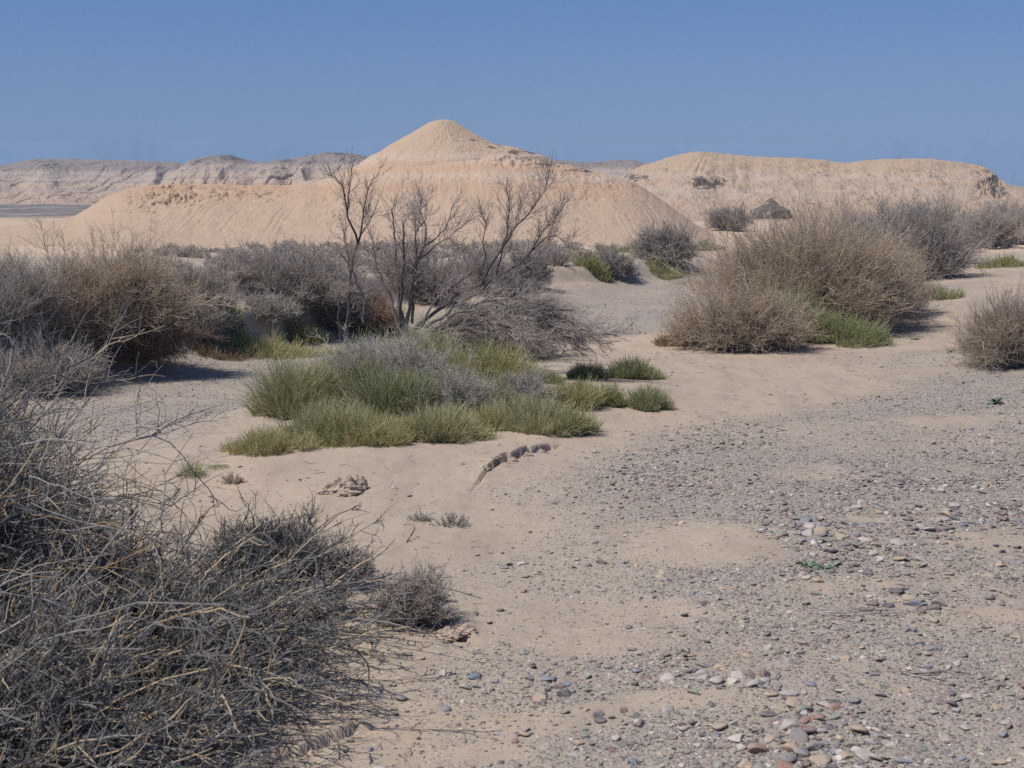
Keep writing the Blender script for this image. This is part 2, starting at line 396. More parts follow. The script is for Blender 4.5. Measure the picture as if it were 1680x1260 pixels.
# ------------------------------------------------------------------ hills
def hill(name, sil, D, B, back, mat, label, rough=(), prof=1.3, rill=0.3, rf=60, spur=0.25, sf=14, seed=1, zb=-0.7, nu=520, nf=170, nb=50, darks=(), cap=None, capd=0.0, lift=0.0, Dn=0.05, soft=False, uc=0.0, lump=0.3):
    """a ridge at distance D whose crest follows sil (photo pixels), its foot at distance B"""
    sil = np.array(sil, float)
    px = np.linspace(sil[0, 0], sil[-1, 0], nu)
    py = np.interp(px, sil[:, 0], sil[:, 1])
    k = np.ones(7) / 7; pyp = np.convolve(np.pad(py, 3, 'edge'), k, 'valid')
    py = pyp + 1.2 * fbm(px / 14, px * 0, 3, seed + 5)
    u = (px - 840) / F
    kz = np.array([ray(a, b)[1] for a, b in zip(px, py)])
    Dd = D * (1 + Dn * fbm(u * 9, u * 0, 2, seed + 3))
    H = np.maximum(CAMZ + kz * Dd, zb + 0.02)
    end = ss(0, 0.03, (px - px[0]) / (px[-1] - px[0])) * ss(1, 0.97, (px - px[0]) / (px[-1] - px[0]))
    t = np.concatenate([np.linspace(0, 1, nf) ** 0.9, 1 + np.linspace(0, 1, nb + 1)[1:]])
    T, U = np.meshgrid(t, u, indexing='ij'); HH = np.repeat(H[None], len(t), 0); DD = np.repeat(Dd[None], len(t), 0)
    Bu = B * (1 + 0.04 * fbm(u * sf * 0.5, u * 0, 3, seed + 8)); BB = np.repeat(Bu[None], len(t), 0)
    tf = np.clip(T, 0, 1); tb = np.clip(T - 1, 0, 1)
    Y = np.where(T <= 1, BB + (DD - BB) * tf, DD + back * tb)
    sp = ridged(U * sf * 2 + 0.25 * fbm(U * 40, T * 3, 2, seed), T * 0.6, 2, seed + 11)
    sh = spur * (0.75 - sp) * 1.6
    te = np.clip(tf - np.clip(sh, -0.1, 0.5) * np.sin(np.pi * np.clip(tf, 0, 1)) , 0, 1)
    if callable(prof): pf = prof(te)
    else: pf = te ** prof
    Z = zb + (HH - zb) * np.where(T <= 1, pf, (1 - tb) ** 1.4)
    amp = rill * np.sin(np.pi * np.clip(tf, 0, 1) ** 0.8) * (T <= 1)
    if soft: amp = amp * ss(.12, .5, tf) * ss(-.35, .45, fbm(U * 22, T * 3, 3, seed + 50))
    wv = (U - uc) / (1 + .6 * (1 - np.clip(T, 0, 1))) * rf * 4 + (.8 if soft else 1.2) * fbm(U * 50, T * 4, 3, seed + 20)
    Z = Z - amp * ss(0.55, 1.0, ridged(wv, T * 2.0, 2, seed + 30)) * (0.4 + 0.9 * vn(U * 60, T * 3, seed + 31))
    Z = Z + (rill * 0.3 if not soft else lump) * np.sin(np.pi * tf) * fbm(U * D * (0.9 if not soft else .35), Y * (0.6 if not soft else .3), 5, seed + 40)
    X = U * Y
    PX, PY = to_px(X, Y, Z)
    for (cx, cy, rx, ry, am) in rough:
        q = np.hypot((PX - cx) / rx, (PY - cy) / ry)
        Z = Z - am * ss(1.4, .2, q) * .8 * ss(.45, .8, ridged(X * 1.5 + .5 * fbm(X * .9, Y * .9, 2, seed), Y * .5 + Z * 1.2, 5, seed + 61, .65))
    dk = np.zeros_like(X)
    for (cx, cy, rx, ry, st) in darks:
        q = np.hypot((PX - cx) / rx, (PY - cy) / ry); dk = np.maximum(dk, st * ss(1.5, 0.3, q))
    if cap is not None:
        dk = np.maximum(dk, cap * ss(1 - capd, 1 - capd * 0.3, te) * (T <= 1) + cap * (T > 1))
    o = mesh(name, np.stack([X, Y, Z], -1).reshape(-1, 3), grid_faces(len(t), nu), mat, attrs={'dark': dk.ravel()}, smooth=True)
    tag(o, label, kind='structure'); return o

peach = (0.50, 0.355, 0.245); pale = (0.52, 0.43, 0.36); warm = (0.53, 0.36, 0.24); greyl = (0.40, 0.34, 0.31)
M['hill'] = hill_material('peach_clay', [(0, (0.485, 0.365, 0.265)), (0.28, (0.495, 0.37, 0.268)), (0.42, (0.49, 0.34, 0.235)), (0.5, (0.52, 0.41, 0.32)), (0.56, (0.50, 0.345, 0.24)), (0.66, (0.53, 0.42, 0.33)), (0.72, (0.495, 0.375, 0.27)), (1, (0.505, 0.39, 0.28))], (-0.6, 5.6), 0.9, tex=1.4, bumpd=0.09)
M['hill_right'] = hill_material('pale_clay', [(0, (0.50, 0.37, 0.27)), (0.3, (0.53, 0.405, 0.30)), (0.42, (0.55, 0.44, 0.345)), (0.5, (0.53, 0.39, 0.28)), (0.62, (0.55, 0.44, 0.35)), (0.7, (0.53, 0.40, 0.285)), (1, (0.53, 0.40, 0.28))], (-0.6, 5.6), 1.6, tex=0.8, bumpd=0.3)
M['bad'] = hill_material('layered_badland_clay', [(0, (0.55, 0.42, 0.31)), (0.2, (0.58, 0.44, 0.32)), (0.38, (0.50, 0.41, 0.345)), (0.44, (0.54, 0.41, 0.31)), (0.55, (0.57, 0.45, 0.34)), (0.6, (0.44, 0.37, 0.32)), (0.66, (0.57, 0.45, 0.345)), (0.8, (0.46, 0.39, 0.34)), (0.86, (0.54, 0.44, 0.36)), (1, (0.34, 0.29, 0.255))], (-0.5, 8.0), 1.0, tex=0.4, bumpd=0.7, dark=(0.16, 0.14, 0.13))

# far layered badlands on the left, two ranks
hill('badland_ridge', [(-420, 268), (-200, 262), (-60, 270), (0, 272), (30, 269), (55, 263), (90, 261), (150, 262), (210, 263), (260, 265), (320, 268), (380, 266), (440, 270), (560, 275), (640, 300)], 400, 285, 120, M['bad'],
     'long layered badland ridge on the far left horizon', prof=lambda t: 0.25 * ss(0, .3, t) + 0.25 * ss(.25, .5, t) + 0.3 * ss(.45, .7, t) + 0.2 * ss(.6, 1, t), rill=1.3, rf=34, spur=0.3, sf=12, seed=101, cap=0.2, capd=0.08, nu=900, nf=220)
hill('badland_ridge', [(240, 340), (270, 300), (300, 276), (318, 262), (345, 258), (372, 255), (385, 254), (398, 259), (420, 265), (445, 266), (465, 262), (505, 257), (530, 251), (552, 250), (590, 253), (610, 259), (640, 262), (700, 275), (760, 300)], 300, 225, 90, M['bad'],
     'gullied pale bluff with dark capped knoll left of the pointed hill', prof=lambda t: 0.3 * ss(0, .35, t) + 0.45 * ss(.25, .6, t) + 0.25 * ss(.55, 1, t), rill=1.3, rf=40, spur=0.3, sf=16, seed=131, cap=0.2, capd=0.06, darks=[(383, 258, 26, 5, .9), (470, 264, 16, 3, .8), (560, 252, 30, 3, .7)], nu=700, nf=220)
# far ridge between the pointed hill and the right hill, and one at the right edge
hill('badland_ridge', [(820, 300), (870, 266), (900, 262), (930, 264), (965, 267), (985, 265), (1010, 262), (1035, 262), (1060, 268), (1100, 275), (1160, 300)], 330, 250, 80, M['bad'],
     'low grey ridge seen in the gap behind the pointed hill', rill=1.0, rf=30, seed=151, cap=0.25, capd=0.2, nu=300)
hill('badland_ridge', [(1560, 318), (1620, 309), (1650, 305), (1690, 304), (1740, 300), (1800, 306), (1900, 300), (2050, 312)], 560, 480, 120, M['bad'],
     'thin far ridge at the right edge beyond the pale hill', rill=1.0, rf=30, seed=161, cap=0.4, capd=0.3, nu=300)
# right hill
hill('eroded_hill', [(950, 326), (1000, 298), (1030, 283), (1055, 270), (1080, 262), (1105, 254), (1130, 249), (1165, 250), (1200, 254), (1250, 257), (1310, 259), (1350, 263), (1385, 267), (1405, 264), (1430, 261), (1480, 260), (1530, 262), (1570, 266), (1600, 271), (1620, 280), (1632, 292), (1650, 303), (1680, 311), (1720, 322), (1760, 334)], 150, 100, 50, M['hill_right'],
     'broad pale hill with rounded back behind the right bushes', prof=lambda t: 0.3 * t + 0.3 * ss(0.0, .5, t) + 0.4 * ss(.2, 1, t), rill=0.22, rf=26, spur=0.08, sf=9, soft=True, uc=.2, lump=.7, rough=[(1625, 300, 26, 34, 1.0), (1500, 290, 80, 22, .25), (1340, 280, 50, 20, .2), (1165, 296, 50, 14, .5), (1400, 330, 150, 16, .2)], seed=171, nu=800, nf=260,
     darks=[(1165, 299, 30, 9, .85), (1150, 294, 14, 6, .9), (1045, 291, 22, 9, .55), (1630, 300, 10, 24, .62), (1645, 318, 12, 12, .5)])
# main pointed hill: broad dome with its long left shoulder, and the cone on top
dome = [(-160, 394), (-60, 380), (40, 368), (100, 360), (130, 353), (165, 332), (200, 313), (240, 304), (300, 301), (400, 302), (480, 303), (530, 293), (570, 279), (600, 267), (640, 258), (700, 251), (760, 247), (800, 243), (840, 244), (870, 251), (900, 262), (940, 272), (985, 282), (1020, 292), (1050, 305), (1080, 325), (1110, 348), (1140, 368), (1170, 385), (1200, 398)]
def dprof(t): return 0.22 * t ** 1.2 + 0.78 * ss(.04, 1.0, t)
hill('pointed_hill', dome, 76, 52, 30, M['hill'], 'broad peach clay base of the pointed hill', prof=dprof, rill=0.035, rf=95, spur=0.03, sf=6, soft=True, uc=-.04, lump=.22, rough=[(290, 318, 42, 20, .5), (400, 318, 80, 16, .25), (240, 330, 40, 20, .2), (560, 330, 60, 50, .12), (860, 262, 90, 14, .3), (960, 300, 120, 40, .12), (700, 290, 120, 12, .15)], seed=181, nu=1000, nf=420, nb=60,
     darks=[(880, 254, 40, 7, .62), (920, 266, 40, 5, .6), (830, 244, 26, 4, .5), (955, 278, 40, 5, .5), (210, 347, 60, 2, .3)], Dn=0.015)
def cone():
    c = at_depth(728, 196, 74.5); base = 2.6
    H = c[2] - base
    nr, na = 150, 520
    r = np.linspace(0, 1, nr); a = np.linspace(0, 2 * np.pi, na)
    Rr, A = np.meshgrid(r, a, indexing='ij')
    rad = 1.0 + 0.08 * fbm(np.cos(A) * 1.5, np.sin(A) * 1.5, 2, 7)
    RX = 4.9 * rad; RY = 4.6 * rad
    right = ss(-0.2, 1, np.cos(A)); RX = RX * (1 + 0.32 * right)
    prof = np.interp(Rr, [0, .07, .145, .3, .49, .76, .86, 1], [1, .99, .955, .80, .62, .36, .25, 0.0]) 
    sh = np.interp(Rr, [0, .05, .1, .22, .375, .6, .85, 1], [1, .99, .96, .79, .60, .50, .34, 0.0])
    prof = prof * (1 - right) + sh * right
    z = base + H * prof
    amp = 0.035 * np.sin(np.pi * np.clip(Rr, 0, 1))
    cx, sy = np.cos(A), np.sin(A)
    z = z - amp * ss(.55, 1, ridged(A * 11 + 2.0 * fbm(cx * 6, Rr * 7, 3, 3), Rr * 3, 3, 222)) + 0.09 * Rr * fbm(Rr * cx * 9, Rr * sy * 9, 4, 225)
    X = c[0] + RX * Rr * cx; Y = c[1] + RY * Rr * sy
    PX, PY = to_px(X, Y, z)
    dk = np.zeros_like(X)
    for (qx, qy, rx, ry, st) in [(800, 238, 38, 7, .42), (768, 231, 26, 3, .45), (860, 249, 34, 7, .6)]:
        q = np.hypot((PX - qx) / rx, (PY - qy) / ry); dk = np.maximum(dk, st * ss(1.15, .5, q))
    o = mesh('pointed_hill_summit', np.stack([X, Y, z], -1).reshape(-1, 3), grid_faces(nr, na), M['hill'], attrs={'dark': dk.ravel()}, smooth=True)
    tag(o, 'rounded cone forming the top of the pointed hill', kind='structure')
cone()
# dark gravel cone in front of the right hill
def small_cone(px, py_top, py_base, wpx, D, name, label, mat, seed):
    top = at_depth(px, py_top, D); bz = at_depth(px, py_base, D)[2]; rad = wpx / 2 / F * D
    nr, na = 40, 120
    Rr, A = np.meshgrid(np.linspace(0, 1, nr), np.linspace(0, 2 * np.pi, na), indexing='ij')
    pr = np.interp(Rr, [0, .1, .35, .7, 1, 1.01], [1, .9, .5, .17, 0.0, 0])
    z = bz - 1.3 * ss(.8, 1, Rr) + (top[2] - bz) * pr + 0.09 * fbm(Rr * np.cos(A) * 5, Rr * np.sin(A) * 5, 3, seed) * Rr
    rr = rad * (1 + 0.12 * fbm(np.cos(A) * 2, np.sin(A) * 2, 2, seed + 1))
    V = np.stack([top[0] + rr * 1.05 * Rr * np.cos(A), D + rr * Rr * np.sin(A), z], -1).reshape(-1, 3)
    o = mesh(name, V, grid_faces(nr, na), mat, attrs={'dark': np.full(nr * na, .75)}, smooth=True); tag(o, label, kind='structure')
small_cone(1265, 324, 348, 74, 108, 'dark_gravel_knoll', 'dark gravel cone at the foot of the right hill', M['hill'], 301)

# distant mountains, almost lost in the haze, whose blue is partly put into the rock colour
M['mountain'] = hill_material('haze_tinted_rock', [(0, (0.15, 0.235, 0.325)), (0.6, (0.15, 0.235, 0.325)), (0.8, (0.18, 0.255, 0.335)), (1, (0.18, 0.255, 0.335))], (0, 125), 60, tex=0.006, bumpd=1.5, mottle=.1)
px = np.arange(-700, 2400, 12.0)
sil = np.stack([px, 236 - 16 * fbm(px / 420, px * 0, 4, 401, .55) - 7 * fbm(px / 60, px * 0, 3, 405)], 1)
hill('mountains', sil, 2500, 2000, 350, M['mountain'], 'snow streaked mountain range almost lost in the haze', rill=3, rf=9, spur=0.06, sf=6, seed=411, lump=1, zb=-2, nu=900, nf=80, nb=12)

# ------------------------------------------------------------------ twigs
def unit(v): return v / np.maximum(np.linalg.norm(v, axis=-1, keepdims=True), 1e-9)
def grow(rng, P, Dr, L, K=5, wander=0.25, pull=(0, 0, 0)):
    n = len(P); pts = np.empty((n, K + 1, 3)); pts[:, 0] = P; d = unit(Dr); p = P.copy(); pull = np.asarray(pull, float)
    for k in range(K):
        d = unit(d + rng.normal(0, wander, (n, 3)) + pull / K)
        p = p + d * (L / K)[:, None]; pts[:, k + 1] = p
    return pts
def branch(rng, pts, M_, t0=0.2, t1=1.0, ang=0.7, up=0.0, weights=None):
    n, K1, _ = pts.shape
    i = rng.choice(n, M_, p=weights) if weights is not None else rng.integers(0, n, M_)
    t = rng.uniform(t0, t1, M_) * (K1 - 1) * 0.999; k = t.astype(int); f = (t - k)[:, None]
    P = pts[i, k] * (1 - f) + pts[i, k + 1] * f
    d = unit(pts[i, k + 1] - pts[i, k])
    d = unit(d + rng.normal(0, ang, (M_, 3)) + np.array([0, 0, up]))
    return P, d, i
def tubes(groups, sides=3):
    """groups: (pts, r0, r1, tone) -> V, F, tone"""
    Vs, Fs, Ts = [], [], []; off = 0
    for pts, r0, r1, tone in groups:
        n, K1, _ = pts.shape
        if n == 0: continue
        tg = np.empty_like(pts); tg[:, 1:-1] = pts[:, 2:] - pts[:, :-2]; tg[:, 0] = pts[:, 1] - pts[:, 0]; tg[:, -1] = pts[:, -1] - pts[:, -2]
        tg = unit(tg)
        ref = np.where(np.abs(tg[:, :1, 2:3]) > 0.8, np.array([1.0, 0, 0]), np.array([0, 0, 1.0]))
        a = unit(np.cross(tg, ref + 0 * tg)); b = np.cross(tg, a)
        s = np.linspace(0, 1, K1)[None, :]
        r = (np.asarray(r0).reshape(-1, 1) * (1 - s) + np.asarray(r1).reshape(-1, 1) * s)
        ph = np.arange(sides) * 2 * np.pi / sides
        ring = pts[:, :, None, :] + r[:, :, None, None] * (a[:, :, None, :] * np.cos(ph)[None, None, :, None] + b[:, :, None, :] * np.sin(ph)[None, None, :, None])
        Vs.append(ring.reshape(-1, 3))
        base = off + (np.arange(n)[:, None, None] * K1 + np.arange(K1 - 1)[None, :, None]) * sides + np.arange(sides)[None, None, :]
        nx = off + (np.arange(n)[:, None, None] * K1 + np.arange(K1 - 1)[None, :, None]) * sides + ((np.arange(sides) + 1) % sides)[None, None, :]
        Fs.append(np.stack([base, nx, nx + sides, base + sides], -1).reshape(-1, 4))
        Ts.append(np.repeat(np.broadcast_to(np.asarray(tone).reshape(-1, 1), (n, K1)).reshape(-1), sides))
        off += n * K1 * sides
    return np.concatenate(Vs), np.concatenate(Fs), np.concatenate(Ts)
def strands_obj(name, groups, mat, parent=None, sides=3, loc=None):
    V, Fc, T = tubes(groups, sides)
    return mesh(name, V, Fc, mat, parent, {'tone': T}, loc=loc)

def clamp_ground(pts, loc, off=0.003):
    """keep twigs above the ground they grow on"""
    x = pts[..., 0] + loc[0]; y = pts[..., 1] + loc[1]
    g = hfun(x, y, False) - loc[2] + off
    pts[..., 2] = np.maximum(pts[..., 2], g); return pts

def shrub_data(rng, rx, ry, h, n1, n2, n3, lean=(0, 0), rt=0.0022, wander=0.16, droop=0.25, tip=0.35, fluff=1.0, loc=None, golden=0.06, hollow=0.3, tone_mu=0.5):
    """mound shaped shrub: stems fan out of the root, twigs fill the outer shell"""
    a = rng.uniform(0, 2 * np.pi, n1); q = np.sqrt(rng.uniform(0, 1, n1))
    lob = 1 + 0.5 * fbm(np.cos(a) * 1.7 + rx * 31, np.sin(a) * 1.7 + h * 17, 3, int(n1 + n2))
    P = np.stack([np.cos(a) * q * rx * hollow, np.sin(a) * q * ry * hollow, -0.03 + 0 * a], 1)
    a2 = a + rng.normal(0, 0.5, n1); el = np.arcsin(rng.uniform(0.05, 1, n1) ** 0.8)
    T = np.stack([np.cos(a2) * np.cos(el) * rx + lean[0], np.sin(a2) * np.cos(el) * ry + lean[1], np.sin(el) * h], 1) * (rng.uniform(.62, 1.06, n1) * (0.9 + 0.5 * (lob - 1) + .34 * fbm(a2 * 2.5, el * 3, 3, int(n2))) * np.where(rng.random(n1) < .05, 1.22, 1))[:, None]
    d = T - P; L = np.linalg.norm(d, axis=1)
    d0 = unit(d) + np.array([0, 0, droop * 1.4])
    s1 = grow(rng, P, d0, L, 7, wander * 0.6, (lean[0] * .3, lean[1] * .3, -droop * 1.6))
    P, dd, i = branch(rng, s1, n2, 0.2, 1.0, 0.55, 0.15)
    s2 = grow(rng, P, dd, rng.uniform(.16, .42, n2) * h * 0.9 * fluff, 5, wander, (0, 0, tip * .5))
    P, dd, i = branch(rng, s2, n3, 0.1, 1.0, 0.65, 0.2)
    s3 = grow(rng, P, dd, rng.uniform(.06, .22, n3) * h * 0.8 * fluff, 4, wander, (0, 0, tip))
    if loc is not None:
        for s in (s1, s2, s3): clamp_ground(s, loc)
    def tone(n, hi): 
        t = np.clip(rng.normal(tone_mu, 0.2, n), 0, 0.9); return np.where(rng.random(n) < golden, rng.uniform(.9, 1, n), t)
    return (s1, rng.uniform(1.6, 2.6, n1) * rt, rt * 1.0, tone(n1, 0)), (s2, rng.uniform(1.0, 1.4, n2) * rt, rt * .65, tone(n2, 0)), (s3, rng.uniform(.7, 1.0, n3) * rt, rt * .45, tone(n3, 0))

def shrub(px, pyb, wpx, hpx, label, mat='grey', seed=0, n=(120, 1600, 5200), cat='bush', name='dry_bush', group='dry desert bushes', depth=0.55, ryf=0.85, pad=0.0, **kw):
    rng = np.random.default_rng(seed + 1000)
    g = at(px, pyb)
    rx = wpx / 2 / F * g[1]; ry = rx * ryf
    y = g[1] + ry * depth; x = (px - 840) / F * y
    z = float(hfun(x, y, False)); k = ray(px, pyb - hpx)[1]
    h = CAMZ + k * y - z
    h = max(h, 0.05); rx = wpx / 2 / F * y
    loc = np.array([x, y, z])
    d = kw.pop('rt', None) or max(0.0012, 0.00013 * y)
    n = (n[0], int(n[1] * 1.35), int(n[2] * 1.7))
    s1, s2, s3 = shrub_data(rng, rx * 1.02, ry * 1.0, h * 1.0, *n, loc=loc, rt=d, **kw)
    o = empty(name, loc); tag(o, label, cat, group)
    strands_obj('branches', [s1], M[mat], o); strands_obj('twigs', [s2, s3], M[mat], o)
    return o

def tuft(px, pyb, wpx, hpx, label, mat='green', seed=0, n=1500, name='green_tuft', cat='grass tuft', group='green tufts', depth=0.5, ryf=0.8, wid=1.0, lean=(0.1, 0), wander=0.09, tone=(0.45, 0.22), straw=0.12, spread=0.75, dz=None):
    """upright blades fanning from a patch of roots"""
    rng = np.random.default_rng(seed + 5000)
    g = at(px, pyb)
    rx = wpx / 2 / F * g[1]; ry = rx * ryf
    y = g[1] + ry * depth; x = (px - 840) / F * y
    z = float(hfun(x, y, False)); k = ray(px, pyb - hpx)[1]
    h = max(CAMZ + k * y - z, 0.04) if dz is None else dz
    a = rng.uniform(0, 2 * np.pi, n); q = rng.uniform(0, 1, n) ** 0.6
    wob = 1 + .6 * fbm(np.cos(a) * 1.5 + px, np.sin(a) * 1.5, 3, seed)
    X = np.cos(a) * q * rx * .86 * wob; Y = np.sin(a) * q * ry * .86 * wob
    clump = .6 * vn((X + x) * 7, (Y + y) * 7, seed) + .4 * vn((X + x) * 19, (Y + y) * 19, seed + 3)
    keep = clump > 0.27
    X, Y, a, q, clump = X[keep], Y[keep], a[keep], q[keep], clump[keep]; n = len(X)
    Z = hfun(X + x, Y + y, False) - z - 0.01
    hh = h * 1.0 * (1 - 0.62 * q ** 1.7) * rng.uniform(.35, 1.15, n) * (0.25 + 1.3 * clump)
    d = np.stack([np.cos(a) * q * spread + lean[0] + rng.normal(0, .34, n), np.sin(a) * q * spread + lean[1] + rng.normal(0, .34, n), np.ones(n)], 1)
    s = grow(rng, np.stack([X, Y, Z], 1), d, hh * 1.05, 4, wander, (0, 0, -.15))
    clamp_ground(s, (x, y, z))
    t = np.clip(rng.normal(tone[0], tone[1], n) + 0.25 * (0.5 - clump), 0, 0.93); t = np.where(rng.random(n) < straw, rng.uniform(.9, 1, n), t)
    r = max(0.0015, 0.00018 * y) * wid
    P, dd, i = branch(rng, s, n, .2, .8, .25, .3)
    s2 = grow(rng, P, dd, hh[i] * .4, 3, .06, (0, 0, .1))
    o = strands_obj(name, [(s, r * 1.1, r * .45, t), (s2, r * .8, r * .35, t[i])], M[mat])
    o.location = (x, y, z)
    tag(o, label, cat, group); return o

# ---- right hand bushes
shrub(1325, 548, 400, 200, 'largest tan bush right of the wash, a wide straw-coloured dome', 'tan', 1, (500, 9000, 26000), depth=0.45, ryf=0.6, droop=.35, golden=.12)
shrub(1455, 520, 150, 120, 'right skirt of the largest tan bush, drooping over its sand mound', 'tan', 2, (160, 2400, 7000), depth=.3, golden=.15, droop=.5)
shrub(1225, 577, 290, 112, 'low tangled tan and grey bush in front of the largest tan bush', 'tan', 3, (260, 4200, 13000), depth=.3, ryf=.6, droop=.5, tip=.15, tone_mu=.42, golden=.14)
shrub(1487, 462, 240, 132, 'big round grey bush behind the largest tan bush', 'grey', 4, (320, 4800, 16000), depth=.5)
shrub(1415, 450, 160, 108, 'grey bush between the round grey bush and the largest tan bush', 'grey', 5, (160, 2200, 8000), tone_mu=.65)
shrub(1655, 606, 150, 132, 'twiggy tan bush cut by the right edge of the photo', 'tan', 6, (200, 2600, 9000), droop=.3, tone_mu=.4)
shrub(1612, 408, 130, 70, 'hazy grey bush on the slope beyond the round grey bush', 'grey', 7, (130, 1600, 5200), tone_mu=.7)
shrub(1668, 402, 80, 62, 'grey bush at the right edge beyond the sandy path', 'grey', 8, (100, 1200, 4000), tone_mu=.7)
shrub(1572, 352, 30, 26, 'small far round shrub below the right hill, left one of two', 'grey', 9, (40, 400, 1400))
shrub(1640, 352, 46, 34, 'small far shrub below the dark scar of the right hill', 'grey', 10, (40, 500, 1600))
shrub(1192, 380, 92, 44, 'bare thin bush standing alone before the right hill', 'grey', 11, (70, 700, 2600), tone_mu=.35, fluff=1.3)
shrub(1088, 436, 132, 72, 'grey-green rounded bush on the far bank of the wash', 'grey', 12, (170, 2200, 8000), tone_mu=.5)
shrub(1008, 460, 80, 52, 'small dark grey bush beside the yellow-green shrub on the far bank', 'grey', 13, (110, 1400, 5000), tone_mu=.35)
shrub(866, 472, 80, 66, 'dark brown-grey bush at the end of the far bank', 'grey', 14, (130, 1700, 6000), tone_mu=.35)
tuft(1392, 566, 150, 50, 'bright green tuft growing between the two tan bushes', 'green', 20, 2600, lean=(.35, -.1), straw=.04)
tuft(1335, 556, 110, 62, 'green tuft rising inside the low tangled tan bush', 'green', 21, 2200, lean=(.2, 0), depth=.1)
tuft(1275, 552, 64, 92, 'yellow-green tuft poking out of the largest tan bush', 'lime', 22, 1300, depth=.1)
tuft(1112, 568, 90, 26, 'pale straw tuft at the left foot of the low tangled bush', 'straw', 23, 1400, name='straw_tuft', group='straw tufts')
tuft(1535, 492, 90, 30, 'green tuft on sand right of the largest tan bush', 'green', 24, 1100)
tuft(1650, 438, 110, 22, 'green strip of grass beside the sandy path at right', 'lime', 25, 1200)
tuft(972, 444, 58, 30, 'yellow-green shrub on the far bank left of the dark grey bush', 'lime', 26, 1500)
tuft(985, 459, 62, 15, 'low olive tuft hanging over the far bank', 'lime', 27, 900, tone=(.3, .2))
tuft(1092, 457, 62, 22, 'olive green tuft below the grey-green rounded bush', 'lime', 28, 1100)
tuft(955, 420, 90, 14, 'thin green patch behind the yellow-green shrub', 'lime', 29, 900)
tuft(1030, 412, 90, 16, 'dull green patch left of the grey-green rounded bush', 'green', 30, 900)

# ---- left bank bushes
shrub(135, 588, 330, 188, 'widest grey-brown bush on the left bank, shading the wash below it', 'tan', 40, (420, 7000, 22000), depth=.35, ryf=.55, lean=(.35, -.1), golden=.1)
shrub(215, 600, 200, 110, 'brown lower skirt of the widest left bank bush, hanging over the cut bank', 'brown', 41, (200, 2800, 7000), depth=.3, ryf=.45, lean=(.25, -.1), droop=.5, tip=0.0)
shrub(10, 575, 220, 170, 'grey bush at the left edge behind the foreground tangle', 'grey', 42, (200, 2800, 9000), depth=.4)
shrub(315, 556, 180, 128, 'hazy grey-brown bush right of the widest left bank bush', 'grey', 43, (200, 3000, 10000), tone_mu=.55)
shrub(318, 576, 140, 90, 'pale blue-grey dead bush on the left bank', 'blue', 44, (140, 1800, 6000))
shrub(480, 532, 220, 126, 'large dark-hearted bush at the bend of the left bank', 'grey', 45, (300, 4800, 16000), depth=.35, ryf=.6, golden=.12)
shrub(440, 560, 130, 84, 'small blue-grey bush below the large dark-hearted bush', 'blue', 46, (130, 1600, 5600))
shrub(390, 490, 150, 84, 'grey bush behind the pale dead bushes of the left bank', 'grey', 47, (110, 1400, 5000), tone_mu=.6)
shrub(560, 545, 110, 118, 'tall brown-grey bush behind the left dead tree', 'grey', 48, (160, 2200, 7600), tone_mu=.4)
shrub(612, 552, 110, 76, 'rusty brown bush behind the dead trees', 'brown', 49, (150, 2000, 6000), droop=.6, tip=-.1)
shrub(700, 500, 150, 86, 'brownish bush behind the tallest middle dead tree', 'grey', 50, (150, 2000, 7200), tone_mu=.45)
shrub(790, 482, 130, 72, 'grey-brown bush between the dead tree and the end bush of the bank', 'grey', 51, (140, 1800, 6600), tone_mu=.45)
shrub(650, 470, 130, 60, 'pale grey bush farther back behind the dead trees', 'grey', 52, (120, 1500, 5400), tone_mu=.65)
shrub(850, 492, 130, 34, 'low dark scrub along the foot of the far bank', 'grey', 53, (120, 1500, 4000), tone_mu=.3, droop=.5)
tuft(378, 562, 80, 54, 'olive green tuft between the two blue-grey bushes', 'green', 60, 1200)
tuft(430, 586, 190, 40, 'yellowish grass strip hanging over the left bank', 'lime', 61, 2600, tone=(.6, .25), straw=.3)
tuft(350, 585, 110, 30, 'dry straw at the foot of the pale blue-grey bush', 'straw', 62, 1500, name='straw_tuft', group='straw tufts')
tuft(500, 560, 90, 34, 'olive grass on the bank left of the dead trees', 'lime', 63, 1500, tone=(.45, .25))


